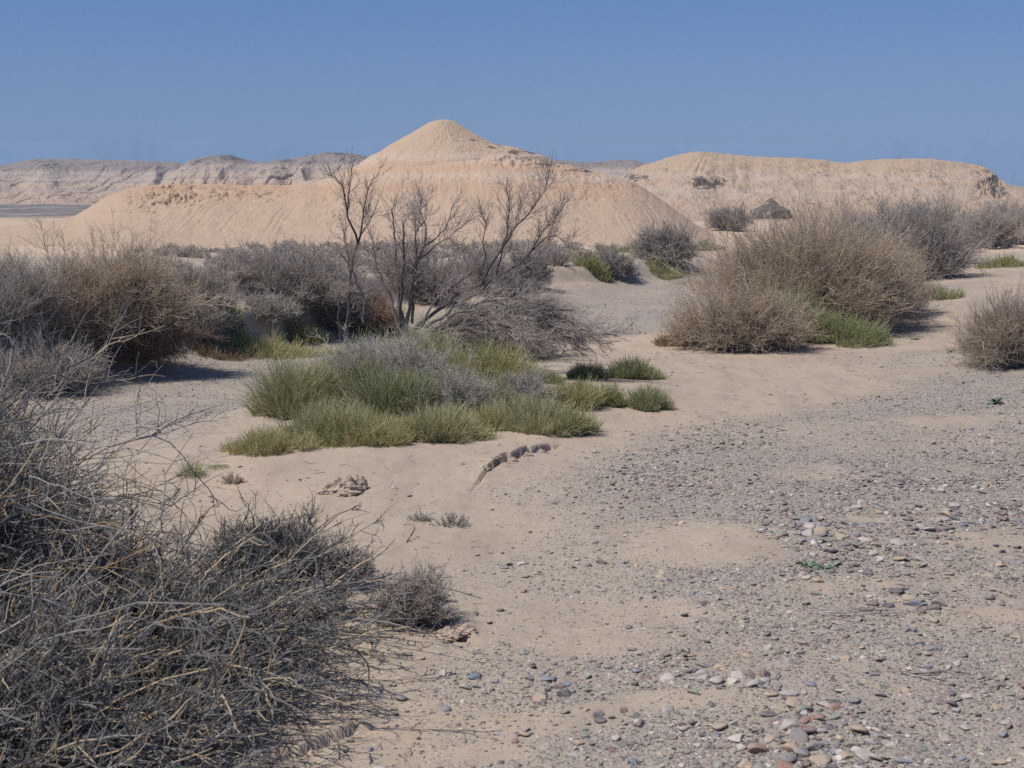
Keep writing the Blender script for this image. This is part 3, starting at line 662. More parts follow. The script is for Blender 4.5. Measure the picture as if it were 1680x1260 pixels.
# ---- scrub dotted over the plain behind (many alike)
shrub(50, 655, 280, 100, 'low grey brush below the left edge bush, behind the foreground tangle', 'grey', 56, (220, 3000, 9000), droop=.4)
shrub(905, 436, 80, 34, 'low grey scrub on the sandy rise behind the far bank', 'grey', 57, (60, 700, 2400))
tuft(1150, 412, 80, 22, 'dull green patch right of the grey-green rounded bush', 'green', 31, 700)
shrub(1560, 398, 110, 62, 'hazy green-grey bush beyond the round grey bush, nearest the right hill foot', 'green', 58, (90, 900, 3000), tone_mu=.35)
shrub(1650, 372, 110, 46, 'far pale bush below the right end of the pale hill', 'grey', 59, (90, 900, 3000), tone_mu=.7)
shrub(1500, 372, 90, 40, 'far pale bush rising behind the round grey bush', 'grey', 63, (80, 800, 2600), tone_mu=.7)
def scrub_field():
    rng = np.random.default_rng(77)
    protos = []
    for s in range(4):
        d = shrub_data(np.random.default_rng(900 + s), .5, .45, .42, 30, 260, 900, rt=.006, tone_mu=.5)
        V, Fc, T = tubes(d)
        o = mesh('low_scrub', V, Fc, M['grey'] if s != 1 else M['tan'], None, {'tone': T}); protos.append(o)
    k = 0
    while k < 110:
        px = rng.uniform(215, 1000) if rng.random() < .8 else rng.uniform(1150, 1560)
        py = 404 + 36 * rng.random() ** 1.2 if px < 1000 else rng.uniform(352, 366)
        if px > 600 and py > 425: continue
        p = at(px, py)
        if bank_side(p[0], p[1]) < .8 and px < 1000: continue
        s = k % 4
        o = protos[s] if k < 4 else protos[s].copy()
        if k >= 4: COL.objects.link(o)
        o.location = p; sc = rng.uniform(.45, 1.2); o.scale = (sc * 1.1, sc * 1.1, sc * rng.uniform(.6, 1.0)); o.rotation_euler = (0, 0, rng.uniform(0, 6.28))
        if px < 1000: tag(o, 'low grey scrub clump scattered on the flat behind the left bank bushes', 'shrub', 'low scrub on the flat before the pointed hill')
        else: tag(o, 'tiny scrub clump dotting the foot of the pale right hill', 'shrub', 'scrub at the foot of the right hill')
        k += 1
scrub_field()

# ------------------------------------------------------------------ dead trees
def traced(paths, d, rng, r_of=None, n=9, jit=0.10):
    """thick limbs: list of (radius0, radius1, [(px,py)...]) resampled at depth d"""
    out_ = []
    for (r0, r1, P) in paths:
        r0, r1 = r0 * .72, r1 * .55
        P = np.array(P, float); seg = np.r_[0, np.cumsum(np.hypot(*np.diff(P, axis=0).T))]
        s = np.linspace(0, seg[-1], n); X = np.interp(s, seg, P[:, 0]); Yp = np.interp(s, seg, P[:, 1])
        side = rng.normal(0, jit)
        pts = np.array([at_depth(a, b, d + side * (q / s[-1]) ** 1.0 * 2) for a, b, q in zip(X, Yp, s)])
        pts[1:-1] += rng.normal(0, .007, pts[1:-1].shape)
        out_.append((pts[None], np.array([r0]), np.array([r1]), np.array([rng.uniform(.2, .9)])))
    return out_
def z3(P): return [(500 + a / 3.0, 160 + b / 3.0) for a, b in P]
def dead_tree(label, d, trunks, limbs, seed, ntw, twl=.22, name='dead_tree', upb=.35, ang=.45, twmat='redtwig', ends=.9, pull=(0, 0, .25), t0=.3):
    rng = np.random.default_rng(seed)
    T = traced(trunks, d, rng, n=12, jit=.06); L = traced(limbs, d, rng, n=9, jit=.16)
    base = T[0][0][0, 0].copy()
    base[2] = min(base[2], hfun(base[0], base[1], False))
    o = empty(name, base); tag(o, label, 'dead tree', 'dead trees on the grassy mound')
    for grp, nm, mt in ((T, 'trunk', 'bark'), (L, 'limb', 'bark')):
        for (p, r0, r1, t) in grp:
            strands_obj(nm, [(p - base, r0, r1, t)], M[mt], o, sides=7)
    allp = [p[:, np.linspace(0, p.shape[1] - 1, 9).astype(int)] for p, *_ in T + L]
    W = np.array([np.linalg.norm(p[0, -1] - p[0, 0]) for p in allp]); W /= W.sum()
    A = np.concatenate(allp); ntw = int(ntw * .95)
    P, dd, i = branch(rng, A, ntw, t0, 1.0, ang, upb, weights=W)
    s1 = grow(rng, P, dd, rng.uniform(.4, 1.0, ntw) * twl * 1.35, 6, .16, pull)
    n2 = int(ntw * 3.6); P, dd, i = branch(rng, s1, n2, .15, 1, .45, .25)
    s2 = grow(rng, P, dd, rng.uniform(.3, 1.0, n2) * twl, 5, .17, pull)
    n3 = int(n2 * 1.3); P, dd, i = branch(rng, s2, n3, .2, 1, .5, .1)
    s3 = grow(rng, P, dd, rng.uniform(.2, .7, n3) * twl * .6, 4, .18, (0, 0, 0))
    ti = lambda n: np.clip(rng.normal(.5, .25, n), 0, 1)
    strands_obj('twigs', [(s1 - base, .0028, .0016, ti(ntw)), (s2 - base, .0018, .0012, ti(n2)), (s3 - base, .0014, .0009, ti(n3))], M[twmat], o)
    return o
dead_tree('left dead tree, slender and forked, taller than the others', 13.6,
    [(.026, .018, z3([(205, 1215), (215, 1000), (222, 860), (262, 720)])), (.018, .012, z3([(176, 1190), (165, 1060), (170, 960)])), (.016, .010, z3([(288, 1110), (292, 1000), (240, 860), (180, 770)]))],
    [(.018, .004, z3([(262, 720), (245, 650), (212, 600), (205, 500), (180, 430), (118, 372)])), (.015, .004, z3([(262, 720), (285, 620), (290, 540), (310, 450), (330, 400), (370, 372)])),
     (.012, .004, z3([(212, 600), (215, 480), (218, 400), (238, 330)])), (.010, .004, z3([(265, 700), (300, 640), (340, 570), (365, 500)])), (.010, .003, z3([(222, 860), (205, 740), (200, 640), (196, 560)]))], 11, 110, .17)
dead_tree('middle dead tree with several dark upright trunks', 13.3,
    [(.032, .016, z3([(485, 1160), (462, 980), (450, 820), (445, 700)])), (.030, .016, z3([(500, 1150), (520, 960), (545, 830), (590, 730)])), (.024, .014, z3([(470, 1130), (480, 900), (492, 740), (486, 630)])), (.022, .012, z3([(455, 1110), (430, 990), (385, 910), (350, 830), (335, 740)])), (.02, .011, z3([(530, 1110), (530, 960), (548, 760), (545, 660)]))],
    [(.014, .004, z3([(445, 700), (440, 640), (425, 560), (440, 500)])), (.014, .004, z3([(590, 730), (600, 650), (570, 560), (575, 480)])), (.013, .004, z3([(590, 730), (650, 690), (700, 640), (720, 560), (735, 520)])), (.013, .004, z3([(560, 800), (640, 730), (700, 700), (760, 650), (800, 610)])),
     (.011, .004, z3([(335, 740), (320, 680), (300, 620), (305, 540)])), (.010, .003, z3([(486, 630), (500, 590), (530, 560)])), (.012, .004, z3([(545, 660), (590, 600), (600, 560)]))], 12, 260, .19)
dead_tree('right dead tree leaning far over to the right', 13.0,
    [(.028, .018, z3([(540, 1140), (640, 1060), (740, 980), (830, 935), (940, 890)])), (.022, .014, z3([(600, 1130), (690, 1070), (760, 1010), (850, 965), (1000, 920)])), (.018, .01, z3([(560, 1140), (640, 1000), (760, 900), (850, 850), (890, 800)]))],
    [(.016, .004, z3([(940, 900), (955, 800), (985, 700), (1005, 600), (1010, 500), (990, 440)])), (.015, .004, z3([(870, 920), (960, 760), (1040, 640), (1110, 560), (1180, 470), (1200, 380)])), (.014, .004, z3([(940, 890), (1040, 830), (1110, 760), (1170, 660), (1240, 590), (1290, 510)])),
     (.012, .004, z3([(1000, 920), (1060, 850), (1150, 780), (1210, 680), (1250, 640)])), (.010, .003, z3([(890, 800), (880, 700), (900, 620), (860, 560)])), (.010, .003, z3([(1110, 760), (1200, 680), (1240, 680), (1280, 720)])), (.01, .003, z3([(1040, 640), (1050, 540), (1100, 470)]))], 13, 250, .18, ang=.33)
dead_tree('fallen dead bush sprawling right along the ground from the leaning tree', 12.6,
    [(.02, .010, z3([(600, 1150), (760, 1110), (900, 1060), (1050, 1030), (1180, 1040), (1320, 1050)])), (.02, .009, z3([(620, 1170), (800, 1130), (1000, 1100), (1180, 1110), (1400, 1180)])), (.018, .008, z3([(640, 1140), (760, 1060), (900, 1000), (1050, 985), (1230, 1040)]))],
    [(.009, .003, z3([(1050, 1030), (1150, 1090), (1300, 1180), (1440, 1205)])), (.009, .003, z3([(1000, 1100), (1120, 1060), (1260, 1080), (1420, 1170), (1560, 1150)])), (.009, .003, z3([(900, 1150), (1050, 1130), (1200, 1150), (1330, 1220)])), (.008, .003, z3([(760, 1060), (880, 1050), (1010, 1060), (1160, 1010)])), (.008, .003, z3([(800, 1130), (900, 1100), (1040, 1140), (1150, 1200)])), (.008, .003, z3([(1000, 1040), (1100, 1040), (1240, 1100), (1400, 1120)]))],
    14, 700, .19, t0=.06, name='fallen_dead_bush', upb=.02, ang=.45, twmat='grey', pull=(.25, 0, -.05))
shrub(780, 592, 330, 84, 'dense dark twig mass behind the green mound under the leaning dead tree', 'grey', 55, (260, 3000, 9000), depth=.2, ryf=.4, lean=(.15, 0), droop=.2, tip=.1, tone_mu=.25)
# bleached branches lying on the mound
rngb = np.random.default_rng(4)
for k, (P, r0, lb) in enumerate([([(1040, 1190), (1080, 1190), (1130, 1220), (1190, 1275)], .016, 'thick bleached branch pointing down at the right end of the fallen bush'),
                    ([(1000, 1150), (1040, 1200), (1075, 1262)], .010, 'thin bleached branch beside the thick bleached one'),
                    ([(690, 1180), (760, 1190), (815, 1215)], .009, 'short pale branch lying on the green mound'),
                    ([(540, 1130), (620, 1150), (700, 1172)], .006, 'pale curved stick at the foot of the middle dead tree')]):
    P = z3(P); d0 = 12.25 if k < 2 else 12.9
    pts = traced([(r0, r0 * .45, P)], d0, rngb, n=8, jit=.02)
    base = pts[0][0][0, 0].copy()
    o = strands_obj('bleached_branch', [(pts[0][0] - base, pts[0][1], pts[0][2], pts[0][3])], M['white'], sides=7); o.location = base
    tag(o, lb, 'branch', 'bleached branches on the mound')

# ------------------------------------------------------------------ green mound
mound = [  # px, py base, width, height, mat, n, label
    (440, 742, 120, 52, 'lime', 2600, 'yellow-green grass tuft at the left tip of the mound', .55, .3),
    (520, 726, 130, 70, 'green', 3000, 'green tuft on the left front slope of the mound', .5, .18),
    (610, 728, 150, 62, 'lime', 3200, 'yellowish tuft along the front middle edge of the mound', .5, .25),
    (710, 722, 140, 60, 'green', 3000, 'dense green tuft at the front of the mound right of its middle', .55, .25),
    (790, 706, 80, 48, 'lime', 1500, 'small brown-green tuft left of the gap in the front edge', .6, .3),
    (890, 710, 150, 66, 'green', 3200, 'wide green tuft at the right front corner of the mound', .5, .22),
    (490, 680, 110, 80, 'green', 2600, 'blue-green tuft high on the left flank of the mound', .4, .12),
    (560, 660, 110, 70, 'green', 2200, 'green tuft on the left crest among the grey twigs', .45, .12),
    (655, 680, 100, 80, 'green', 3000, 'darkest green tuft in the middle of the mound', .2, .06),
    (760, 672, 120, 60, 'green', 2400, 'green tuft in the middle right of the mound', .4, .15),
    (700, 612, 130, 60, 'green', 2200, 'green tuft on the crest below the middle dead tree', .5, .12),
    (800, 620, 120, 60, 'lime', 2000, 'yellow-green tuft on the crest below the fallen bush', .5, .15),
    (600, 620, 110, 60, 'green', 1800, 'green tuft on the crest below the left dead tree', .55, .15),
    (940, 668, 70, 50, 'lime', 1500, 'pale green tuft right of the grey twigs on the mound', .55, .2),
]
for k, (px_, py_, w_, h_, mt, n_, lb, tmu, st) in enumerate(mound):
    tuft(px_, py_, w_ * 1.4, h_ * (1.05 if py_ > 690 else 1.2), lb, mt, 200 + k, int(n_ * 1.35), group='green tufts of the mound', tone=(tmu, .28), straw=st + .12, depth=.4, ryf=.75, wander=.13)
shrub(630, 655, 290, 112, 'grey dead brush over the left crest of the green mound', 'blue', 70, (220, 3000, 8000), name='grey_brush', group='grey brush on the mound', fluff=.8, droop=.3, tip=.1)
shrub(740, 690, 210, 96, 'grey dead brush in the middle of the green mound', 'blue', 71, (180, 2400, 7000), name='grey_brush', group='grey brush on the mound', fluff=.8, tip=.1)
shrub(850, 676, 160, 76, 'grey dead brush on the right shoulder of the green mound', 'blue', 72, (150, 2000, 5600), name='grey_brush', group='grey brush on the mound', fluff=.8, tip=.1)
# free standing tufts right of the mound
for k, (px_, py_, w_, h_, mt, n_, lb) in enumerate([
    (1040, 622, 96, 38, 'green', 2200, 'green tuft at the right end of the back row beside the mound'),
    (965, 622, 80, 36, 'green', 1700, 'green tuft in the middle of the back row beside the mound'),
    (890, 628, 70, 32, 'green', 1300, 'green tuft at the left of the back row, under the bleached branch'),
    (1068, 674, 78, 46, 'green', 2400, 'round green tuft standing alone on sand, nearest the gravel'),
    (1000, 666, 64, 34, 'lime', 1300, 'thin yellowish tuft left of the round lone tuft'),
    (955, 650, 50, 34, 'green', 1200, 'small green tuft between the mound and the yellowish tuft')]):
    tuft(px_, py_, w_, h_, lb, mt, 260 + k, n_, group='green tufts right of the mound', ryf=.6, straw=.08)
tuft(303, 784, 46, 36, 'thin bright green grass sprig left of the mound tip', 'lime', 280, 220, straw=.1, group='small grass sprigs', wid=.8)
tuft(350, 770, 50, 16, 'short green grass sprigs in a line at the mound tip', 'lime', 281, 260, straw=.1, group='small grass sprigs', wid=.8)
shrub(372, 795, 48, 24, 'tiny straw-coloured dry plant left of the sand clod', 'tan', 80, (30, 260, 700), name='dry_plant', group='small dry plants on sand', rt=.0012)
shrub(688, 858, 60, 20, 'left half of a small grey dry plant on bare sand', 'blue', 81, (40, 400, 1200), name='dry_plant', group='small dry plants on sand', rt=.0011)
shrub(740, 867, 70, 24, 'small grey dry plant on bare sand below the crack', 'blue', 82, (50, 500, 1500), name='dry_plant', group='small dry plants on sand', rt=.0011)

# ------------------------------------------------------------------ foreground bush
def fore():
    rng = np.random.default_rng(321)
    loc = np.array([-2.0, 3.9, float(hfun(-2.0, 3.9, False))])
    o = empty('tangled_bush', loc); tag(o, 'huge tangled grey bush filling the lower left corner', 'bush', 'foreground bushes')
    def lobe(cx, cy, rx, ry, h, n1, n2, n3, lean, droop=.55, rt=.0021):
        d = shrub_data(rng, rx, ry, h, n1, n2, n3, lean=lean, rt=rt, wander=.22, droop=droop, tip=.05, fluff=.85, golden=.13, tone_mu=.45, hollow=.45)
        for s in d:
            s[0][..., 0] += cx - loc[0]; s[0][..., 1] += cy - loc[1]; clamp_ground(s[0], loc)
        return d
    A = [lobe(-2.3, 4.3, 1.1, 1.1, 1.2, 460, 5200, 14000, (.1, -.1)),
         lobe(-1.8, 3.5, .95, .8, .74, 360, 4600, 13000, (.35, -.15)),
         lobe(-1.5, 4.6, .9, .8, .5, 340, 4600, 13000, (.35, -.1)),
         lobe(-1.45, 3.9, .85, .7, .45, 240, 2800, 8000, (.3, -.15)),
         lobe(-1.15, 5.1, .7, .5, .26, 200, 1800, 4500, (.3, -.05)),
         lobe(-1.35, 4.2, .55, .5, .34, 200, 2400, 7000, (.25, -.1)),
         lobe(-2.7, 5.6, 1.1, .9, 1.12, 300, 4500, 13000, (.25, -.1)),
         lobe(-2.4, 4.6, .95, .8, 1.42, 420, 7000, 22000, (.05, 0)),
         lobe(-2.05, 3.6, .7, .7, 1.12, 300, 4000, 12000, (.0, 0)),
         lobe(-1.95, 4.1, .9, .8, .82, 320, 5000, 15000, (.15, -.1)),
         lobe(-2.2, 4.9, .9, .7, .9, 260, 3600, 10000, (.2, 0)),
         lobe(-1.5, 3.1, .5, .5, .4, 180, 2200, 6000, (.2, -.1))]
    strands_obj('branches', [a[0] for a in A], M['thick'], o); strands_obj('twigs', [a[k] for a in A for k in (1, 2)], M['thick'], o)
    # long golden and bleached stems on top of the tangle
    def longs(n, x0, y0, z0, dmean, Lr, mat, nm, r, wander=.13):
        P = np.stack([rng.uniform(*x0, n), rng.uniform(*y0, n), rng.uniform(*z0, n)], 1) - loc
        d = np.array(dmean) + rng.normal(0, .35, (n, 3))
        s = grow(rng, P, d, rng.uniform(*Lr, n), 9, wander, (0, 0, -.35)); clamp_ground(s, loc)
        n2 = n * 3; P, dd, i = branch(rng, s, n2, .25, .95, .4, 0); s2 = grow(rng, P, dd, rng.uniform(.08, .28, n2), 5, .2); clamp_ground(s2, loc)
        strands_obj(nm, [(s, r * rng.uniform(.8, 1.3, n), r * .5, rng.random(n)), (s2, r * .6, r * .3, rng.random(n2))], M[mat], o, sides=4)
    longs(75, (-2.4, -1.3), (3.1, 4.9), (.2, .85), (1.0, -.15, .1), (.2, .5), 'gold', 'golden_stems', .0017)
    longs(60, (-2.4, -1.3), (3.2, 5.0), (.45, 1.05), (1.0, 0, .25), (.2, .5), 'white', 'bleached_stems', .0018)
fore()
shrub(430, 985, 330, 150, 'fine dark twiggy bush behind the foreground tangle', 'thick', 90, (200, 2200, 6500), name='twiggy_bush', group='foreground bushes', wander=.25, golden=.02, tone_mu=.35, rt=.0014, ryf=.6, droop=.3)
shrub(660, 1030, 145, 104, 'small pale grey thorny bush on sand right of the foreground tangle', 'grey', 91, (120, 1700, 5200), name='thorny_bush', group='foreground bushes', wander=.25, golden=.03, tone_mu=.55, rt=.0013, lean=(.05, 0), droop=.4)
shrub(560, 960, 130, 60, 'thin brown twigs between the twiggy bush and the thorny bush', 'grey', 92, (80, 900, 2600), name='thorny_bush', group='foreground bushes', wander=.25, tone_mu=.4, rt=.0012)

# ------------------------------------------------------------------ little plants on the gravel
def leafy(px_, py_, size, nleaf, label, seed, long=False):
    rng = np.random.default_rng(seed); g = at(px_, py_); V = []; Fq = []; T = []
    for k in range(nleaf):
        a = rng.uniform(0, 6.28); el = rng.uniform(.2, 1.0); L = size * rng.uniform(.5, 1); wdt = L * (.12 if long else .38)
        d = np.array([math.cos(a) * math.cos(el), math.sin(a) * math.cos(el), math.sin(el)]); s = np.array([-math.sin(a), math.cos(a), 0]); up = np.cross(d, s) * -1
        prof = [(0, .1), (.3, .8), (.6, 1), (.85, .6), (1, .05)]
        b = len(V)
        for (t, w_) in prof:
            c = d * L * t + np.array([0, 0, -.25 * L * t * t]); V += [c - s * wdt * w_ / 2 + up * .02 * L, c - up * .05 * L * w_, c + s * wdt * w_ / 2 + up * .02 * L]; T += [rng.random()] * 3
        for i in range(4):
            for j in range(2):
                q = b + i * 3 + j; Fq.append((q, q + 1, q + 4, q + 3))
    o = mesh('leafy_sprout', np.array(V), np.array(Fq), M['leaf'], attrs={'tone': T}, smooth=True); o.location = g
    tag(o, label, 'plant', 'small green sprouts on the gravel'); return o
leafy(1633, 662, .10, 14, 'leafy blue-green sprout on the gravel near the right edge', 1)
leafy(1325, 932, .07, 26, 'left rosette of narrow dark green leaves on the gravel', 2, True)
leafy(1352, 936, .08, 26, 'right rosette of narrow dark green leaves on the gravel', 3, True)
leafy(1500, 558, .09, 10, 'green sprout on the sand right of the low tangled bush', 4)
leafy(1560, 578, .09, 8, 'green sprout left of the twiggy bush at the right edge', 5)
leafy(1060, 425, .3, 12, 'broad-leaved pale green plant before the grey-green rounded bush', 6)
leafy(985, 436, .3, 12, 'broad-leaved plant at the yellow-green shrub', 7)
def sticks(px_, py_, n, L, label, mat, seed, ang):
    rng = np.random.default_rng(seed); g = at(px_, py_)
    P = rng.normal(0, 1, (n, 3)) * np.array([L * .35, L * .12, 0]); P[:, 2] = .008
    d = np.stack([np.cos(ang + rng.normal(0, .3, n)), np.sin(ang + rng.normal(0, .3, n)), rng.normal(0.04, .08, n)], 1)
    s = grow(rng, P, d, rng.uniform(.5, 1, n) * L, 6, .1); clamp_ground(s, g, .005)
    o = strands_obj('dry_twig', [(s, .0026, .0012, rng.random(n))], M[mat]); o.location = g; tag(o, label, 'twig', 'dry twigs lying on the ground')
sticks(1370, 1008, 14, .22, 'bundle of dark dry twigs lying on the gravel below the rosettes', 'grey', 1, 0)
sticks(1500, 1110, 8, .16, 'loose grey twigs on the stones at the lower right', 'grey', 2, -.4)
sticks(1350, 905, 5, .12, 'bleached twigs behind the narrow-leaved rosettes', 'white', 3, 2.2)
sticks(540, 805, 6, .18, 'thin dark twig leaning over the sand clod', 'grey', 4, .5)
sticks(1500, 1105, 4, .2, 'dark bent stick among the lower right stones', 'bark', 5, -.3)

# ------------------------------------------------------------------ stones
def ico(sub):
    p = (1 + 5 ** .5) / 2
    V = [(-1, p, 0), (1, p, 0), (-1, -p, 0), (1, -p, 0), (0, -1, p), (0, 1, p), (0, -1, -p), (0, 1, -p), (p, 0, -1), (p, 0, 1), (-p, 0, -1), (-p, 0, 1)]
    Fc = [(0, 11, 5), (0, 5, 1), (0, 1, 7), (0, 7, 10), (0, 10, 11), (1, 5, 9), (5, 11, 4), (11, 10, 2), (10, 7, 6), (7, 1, 8), (3, 9, 4), (3, 4, 2), (3, 2, 6), (3, 6, 8), (3, 8, 9), (4, 9, 5), (2, 4, 11), (6, 2, 10), (8, 6, 7), (9, 8, 1)]
    V = [tuple(np.array(v) / np.linalg.norm(v)) for v in V]
    for _ in range(sub):
        cache = {}; NF = []
        def mid(a, b):
            k = (min(a, b), max(a, b))
            if k not in cache:
                m = np.array(V[a]) + np.array(V[b]); V.append(tuple(m / np.linalg.norm(m))); cache[k] = len(V) - 1
            return cache[k]
        for a, b, c in Fc:
            x, y, z = mid(a, b), mid(b, c), mid(c, a); NF += [(a, x, z), (b, y, x), (c, z, y), (x, y, z)]
        Fc = NF
    return np.array(V), np.array(Fc)
def stone_shape(rng, sub):
    """a worn pebble: ball cut by random planes, flattened"""
    V, Fc = ico(sub); V = V.copy()
    for _ in range(rng.integers(5, 10)):
        n = unit(rng.normal(0, 1, 3)); c = rng.uniform(.38, .8)
        d = V @ n; V -= np.maximum(d - c, 0)[:, None] * n * .98
    V *= np.array([1, rng.uniform(.55, .95), rng.uniform(.26, .5)])
    V += rng.normal(0, .012, V.shape)
    return V, Fc
PAL = [('dark slate grey', (0.105, 0.105, 0.115), 16), ('mid grey', (0.21, 0.205, 0.205), 20), ('greenish grey', (0.215, 0.235, 0.20), 14), ('purplish brown', (0.165, 0.115, 0.115), 13),
       ('tan', (0.40, 0.31, 0.22), 13), ('off-white', (0.50, 0.45, 0.40), 8), ('bluish grey', (0.18, 0.215, 0.265), 7), ('brick red', (0.26, 0.14, 0.115), 2), ('pale grey', (0.38, 0.36, 0.34), 12)]
PW = np.array([p[2] for p in PAL], float); PW /= PW.sum()
def stone_mat(name, base=None):
    m, t, b = newmat(name, 0.75); co = N(t, 'ShaderNodeNewGeometry').outputs['Position']
    n = noise(t, co, 90, 5, .7); n2 = noise(t, co, 25, 3)
    src = attr(t, 'hue').outputs['Color'] if base is None else base
    c = mixc(t, 1.0, src, ramp_of(t, n, [(0.3, (.72, .72, .72)), (0.7, (1.25, 1.22, 1.2))]), 'MULTIPLY')
    c = mixc(t, ramp_val(t, n2, .35, .9), c, (0.40, 0.33, 0.28))
    t.links.new(c, b.inputs['Base Color'])
    bu = N(t, 'ShaderNodeBump'); bu.inputs['Strength'].default_value = .4; bu.inputs['Distance'].default_value = .002; t.links.new(n, bu.inputs['Height']); t.links.new(bu.outputs[0], b.inputs['Normal'])
    return m
SM = [stone_mat('stone_' + p[0].replace(' ', '_').replace('-', '_'), p[1]) for p in PAL]
M['pebble'] = stone_mat('mixed_pebbles')

def pebbles():
    rng = np.random.default_rng(2024)
    # candidates over the visible ground, thinned by the gravel mask
    def sample(n, y0, y1, smin, smax, pw, floor=.03, gp=1.0, low=False):
        y = (rng.uniform(y0 ** .5, y1 ** .5, n)) ** 2; u = rng.uniform(-.44, .44, n); x = u * (y + .6)
        g = gravel_mask(x, y) ** gp
        # coarser close to the lower right, finer beyond
        k = rng.random(n) < np.maximum(g, floor) * (1 if not low else .2 + .8 * ss(0, .9, x + .12 * (y - 4.5)) * (.35 + .65 * ss(-.2, .3, fbm(x * 1.4, y * 1.8, 3, 305)))); x, y = x[k], y[k]
        s = smin * (1 - rng.random(len(x))) ** (-1 / pw); s = np.minimum(s, smax)
        return np.stack([x, y, s], 1)
    Acc = [sample(70000, 3.6, 8.5, .0035, .030, 2.3, .03, 1.1), sample(42000, 3.6, 8.0, .0072, .034, 2.7, .008, 1.3, True), sample(130000, 7.5, 17, .0048, .024, 2.7, .04), sample(45000, 14, 34, .008, .03, 2.9, .05)]
    A = np.concatenate(Acc)
    # coarse pockets
    coarse = ss(-.1, .35, fbm(A[:, 0] * 1.3, A[:, 1] * 1.3, 3, 303)); A[:, 2] *= .72 + .5 * coarse
    n = len(A)
    Z = hfun(A[:, 0], A[:, 1]); hue = rng.choice(len(PAL), n, p=PW)
    PX, PY = to_px(A[:, 0], A[:, 1], Z)
    app = A[:, 2] / A[:, 1]
    inside = (PX > 5) & (PX < 1675) & (PY < 1255) & ~((PX < 650) & (PY > 620) & (PX - 200 < (PY - 560) * .9))
    order = np.argsort(-app * inside)
    big = order[:294]; rest = np.setdiff1d(np.arange(n), big)
    # the rest: one mass of gravel
    shp2 = [stone_shape(np.random.default_rng(s), 1) for s in range(10)]; shp1 = [stone_shape(np.random.default_rng(50 + s), 0) for s in range(6)]
    Vs, Fs, Hs = [], [], []; off = 0
    hue_rgb = np.array([p[1] for p in PAL])
    for cls, shapes in ((app[rest] > .0019, shp2), (app[rest] <= .0019, shp1)):
        ids = rest[cls]; which = rng.integers(0, len(shapes), len(ids))
        for w_ in range(len(shapes)):
            I = ids[which == w_]; V, Fc = shapes[w_]; m = len(I)
            if not m: continue
            an = rng.uniform(0, 6.28, m); c, s = np.cos(an), np.sin(an); tl = rng.normal(0, .18, (m, 2))
            sc = A[I, 2]
            x = V[None, :, 0] * sc[:, None]; y = V[None, :, 1] * sc[:, None]; z = V[None, :, 2] * sc[:, None] * rng.uniform(.7, 1.2, m)[:, None]
            z = z + x * tl[:, :1] + y * tl[:, 1:]
            X = x * c[:, None] - y * s[:, None] + A[I, 0][:, None]; Y = x * s[:, None] + y * c[:, None] + A[I, 1][:, None]; ZZ = z + (Z[I] + sc * rng.uniform(.0, .28, m))[:, None]
            Vs.append(np.stack([X, Y, ZZ], -1).reshape(-1, 3)); Fs.append((Fc[None] + off + (np.arange(m) * len(V))[:, None, None]).reshape(-1, 3))
            col = hue_rgb[hue[I]] * rng.uniform(.75, 1.3, (m, 1)); col = np.concatenate([col, np.ones((m, 1))], 1)
            Hs.append(np.repeat(col, len(V), 0)); off += m * len(V)
    o = mesh('gravel', np.concatenate(Vs), np.concatenate(Fs), M['pebble'], attrs={'hue': np.concatenate(Hs)}, smooth=False)
    tag(o, 'countless small mixed pebbles strewn over the gravel bar and wash', 'gravel', kind='stuff')
    # the 294 that show largest, each an object
    protos = {}
    for r_, i in enumerate(big):
        s = int(rng.integers(0, 9)); 
        if s not in protos:
            V, Fc = stone_shape(np.random.default_rng(700 + s), 2)
            ob = mesh('stone', V, Fc, SM[0], smooth=False); protos[s] = ob
        else:
            ob = protos[s].copy(); COL.objects.link(ob)
        ob.location = (A[i, 0], A[i, 1], Z[i] + A[i, 2] * .15); k = A[i, 2]; ob.scale = (k, k, k * rng.uniform(.8, 1.15)); ob.rotation_euler = (rng.normal(0, .15), rng.normal(0, .15), rng.uniform(0, 6.28))
        ob.material_slots[0].link = 'OBJECT'; ob.material_slots[0].material = SM[hue[i]]
        px_, py_ = PX[i], PY[i]
        where = stone_place(px_, py_)
        size = 'large' if app[i] > app[big[40]] else ('medium' if app[i] > app[big[150]] else 'small')
        tag(ob, f'{size} {PAL[hue[i]][0]} stone {where}', 'stone', 'larger stones on the gravel')
def stone_place(px_, py_):
    marks = [(1340, 930, 'narrow-leaved green rosettes'), (1370, 1008, 'bundle of dark twigs'), (1633, 660, 'leafy sprout near the right edge'), (1500, 1110, 'loose twigs at the lower right'),
             (850, 750, 'crack in the sand'), (668, 1000, 'small thorny bush'), (1068, 660, 'round lone tuft'), (1655, 590, 'bush at the right edge'), (1130, 890, 'upper bare sand patch'), (1060, 1010, 'lower bare sand patch'), (1230, 570, 'low tangled bush'), (300, 780, 'bright grass sprig')]
    dx = [math.hypot((px_ - a) / 1.0, (py_ - b) * 1.3) for a, b, _ in marks]; j = int(np.argmin(dx)); a, b, nm = marks[j]
    if py_ > 1170: 
        return 'at the bottom edge, ' + ('left of centre' if px_ < 700 else 'near the middle' if px_ < 980 else 'right of centre' if px_ < 1300 else 'toward the right corner')
    if dx[j] < 45: return 'touching the ' + nm if dx[j] < 15 else 'close beside the ' + nm
    vx, vy = px_ - a, py_ - b
    r_ = ('right of' if vx > 0 else 'left of') if abs(vx) > abs(vy) else ('below' if vy > 0 else 'above')
    return ('just ' if dx[j] < 110 else 'well ') + r_ + ' the ' + nm
pebbles()

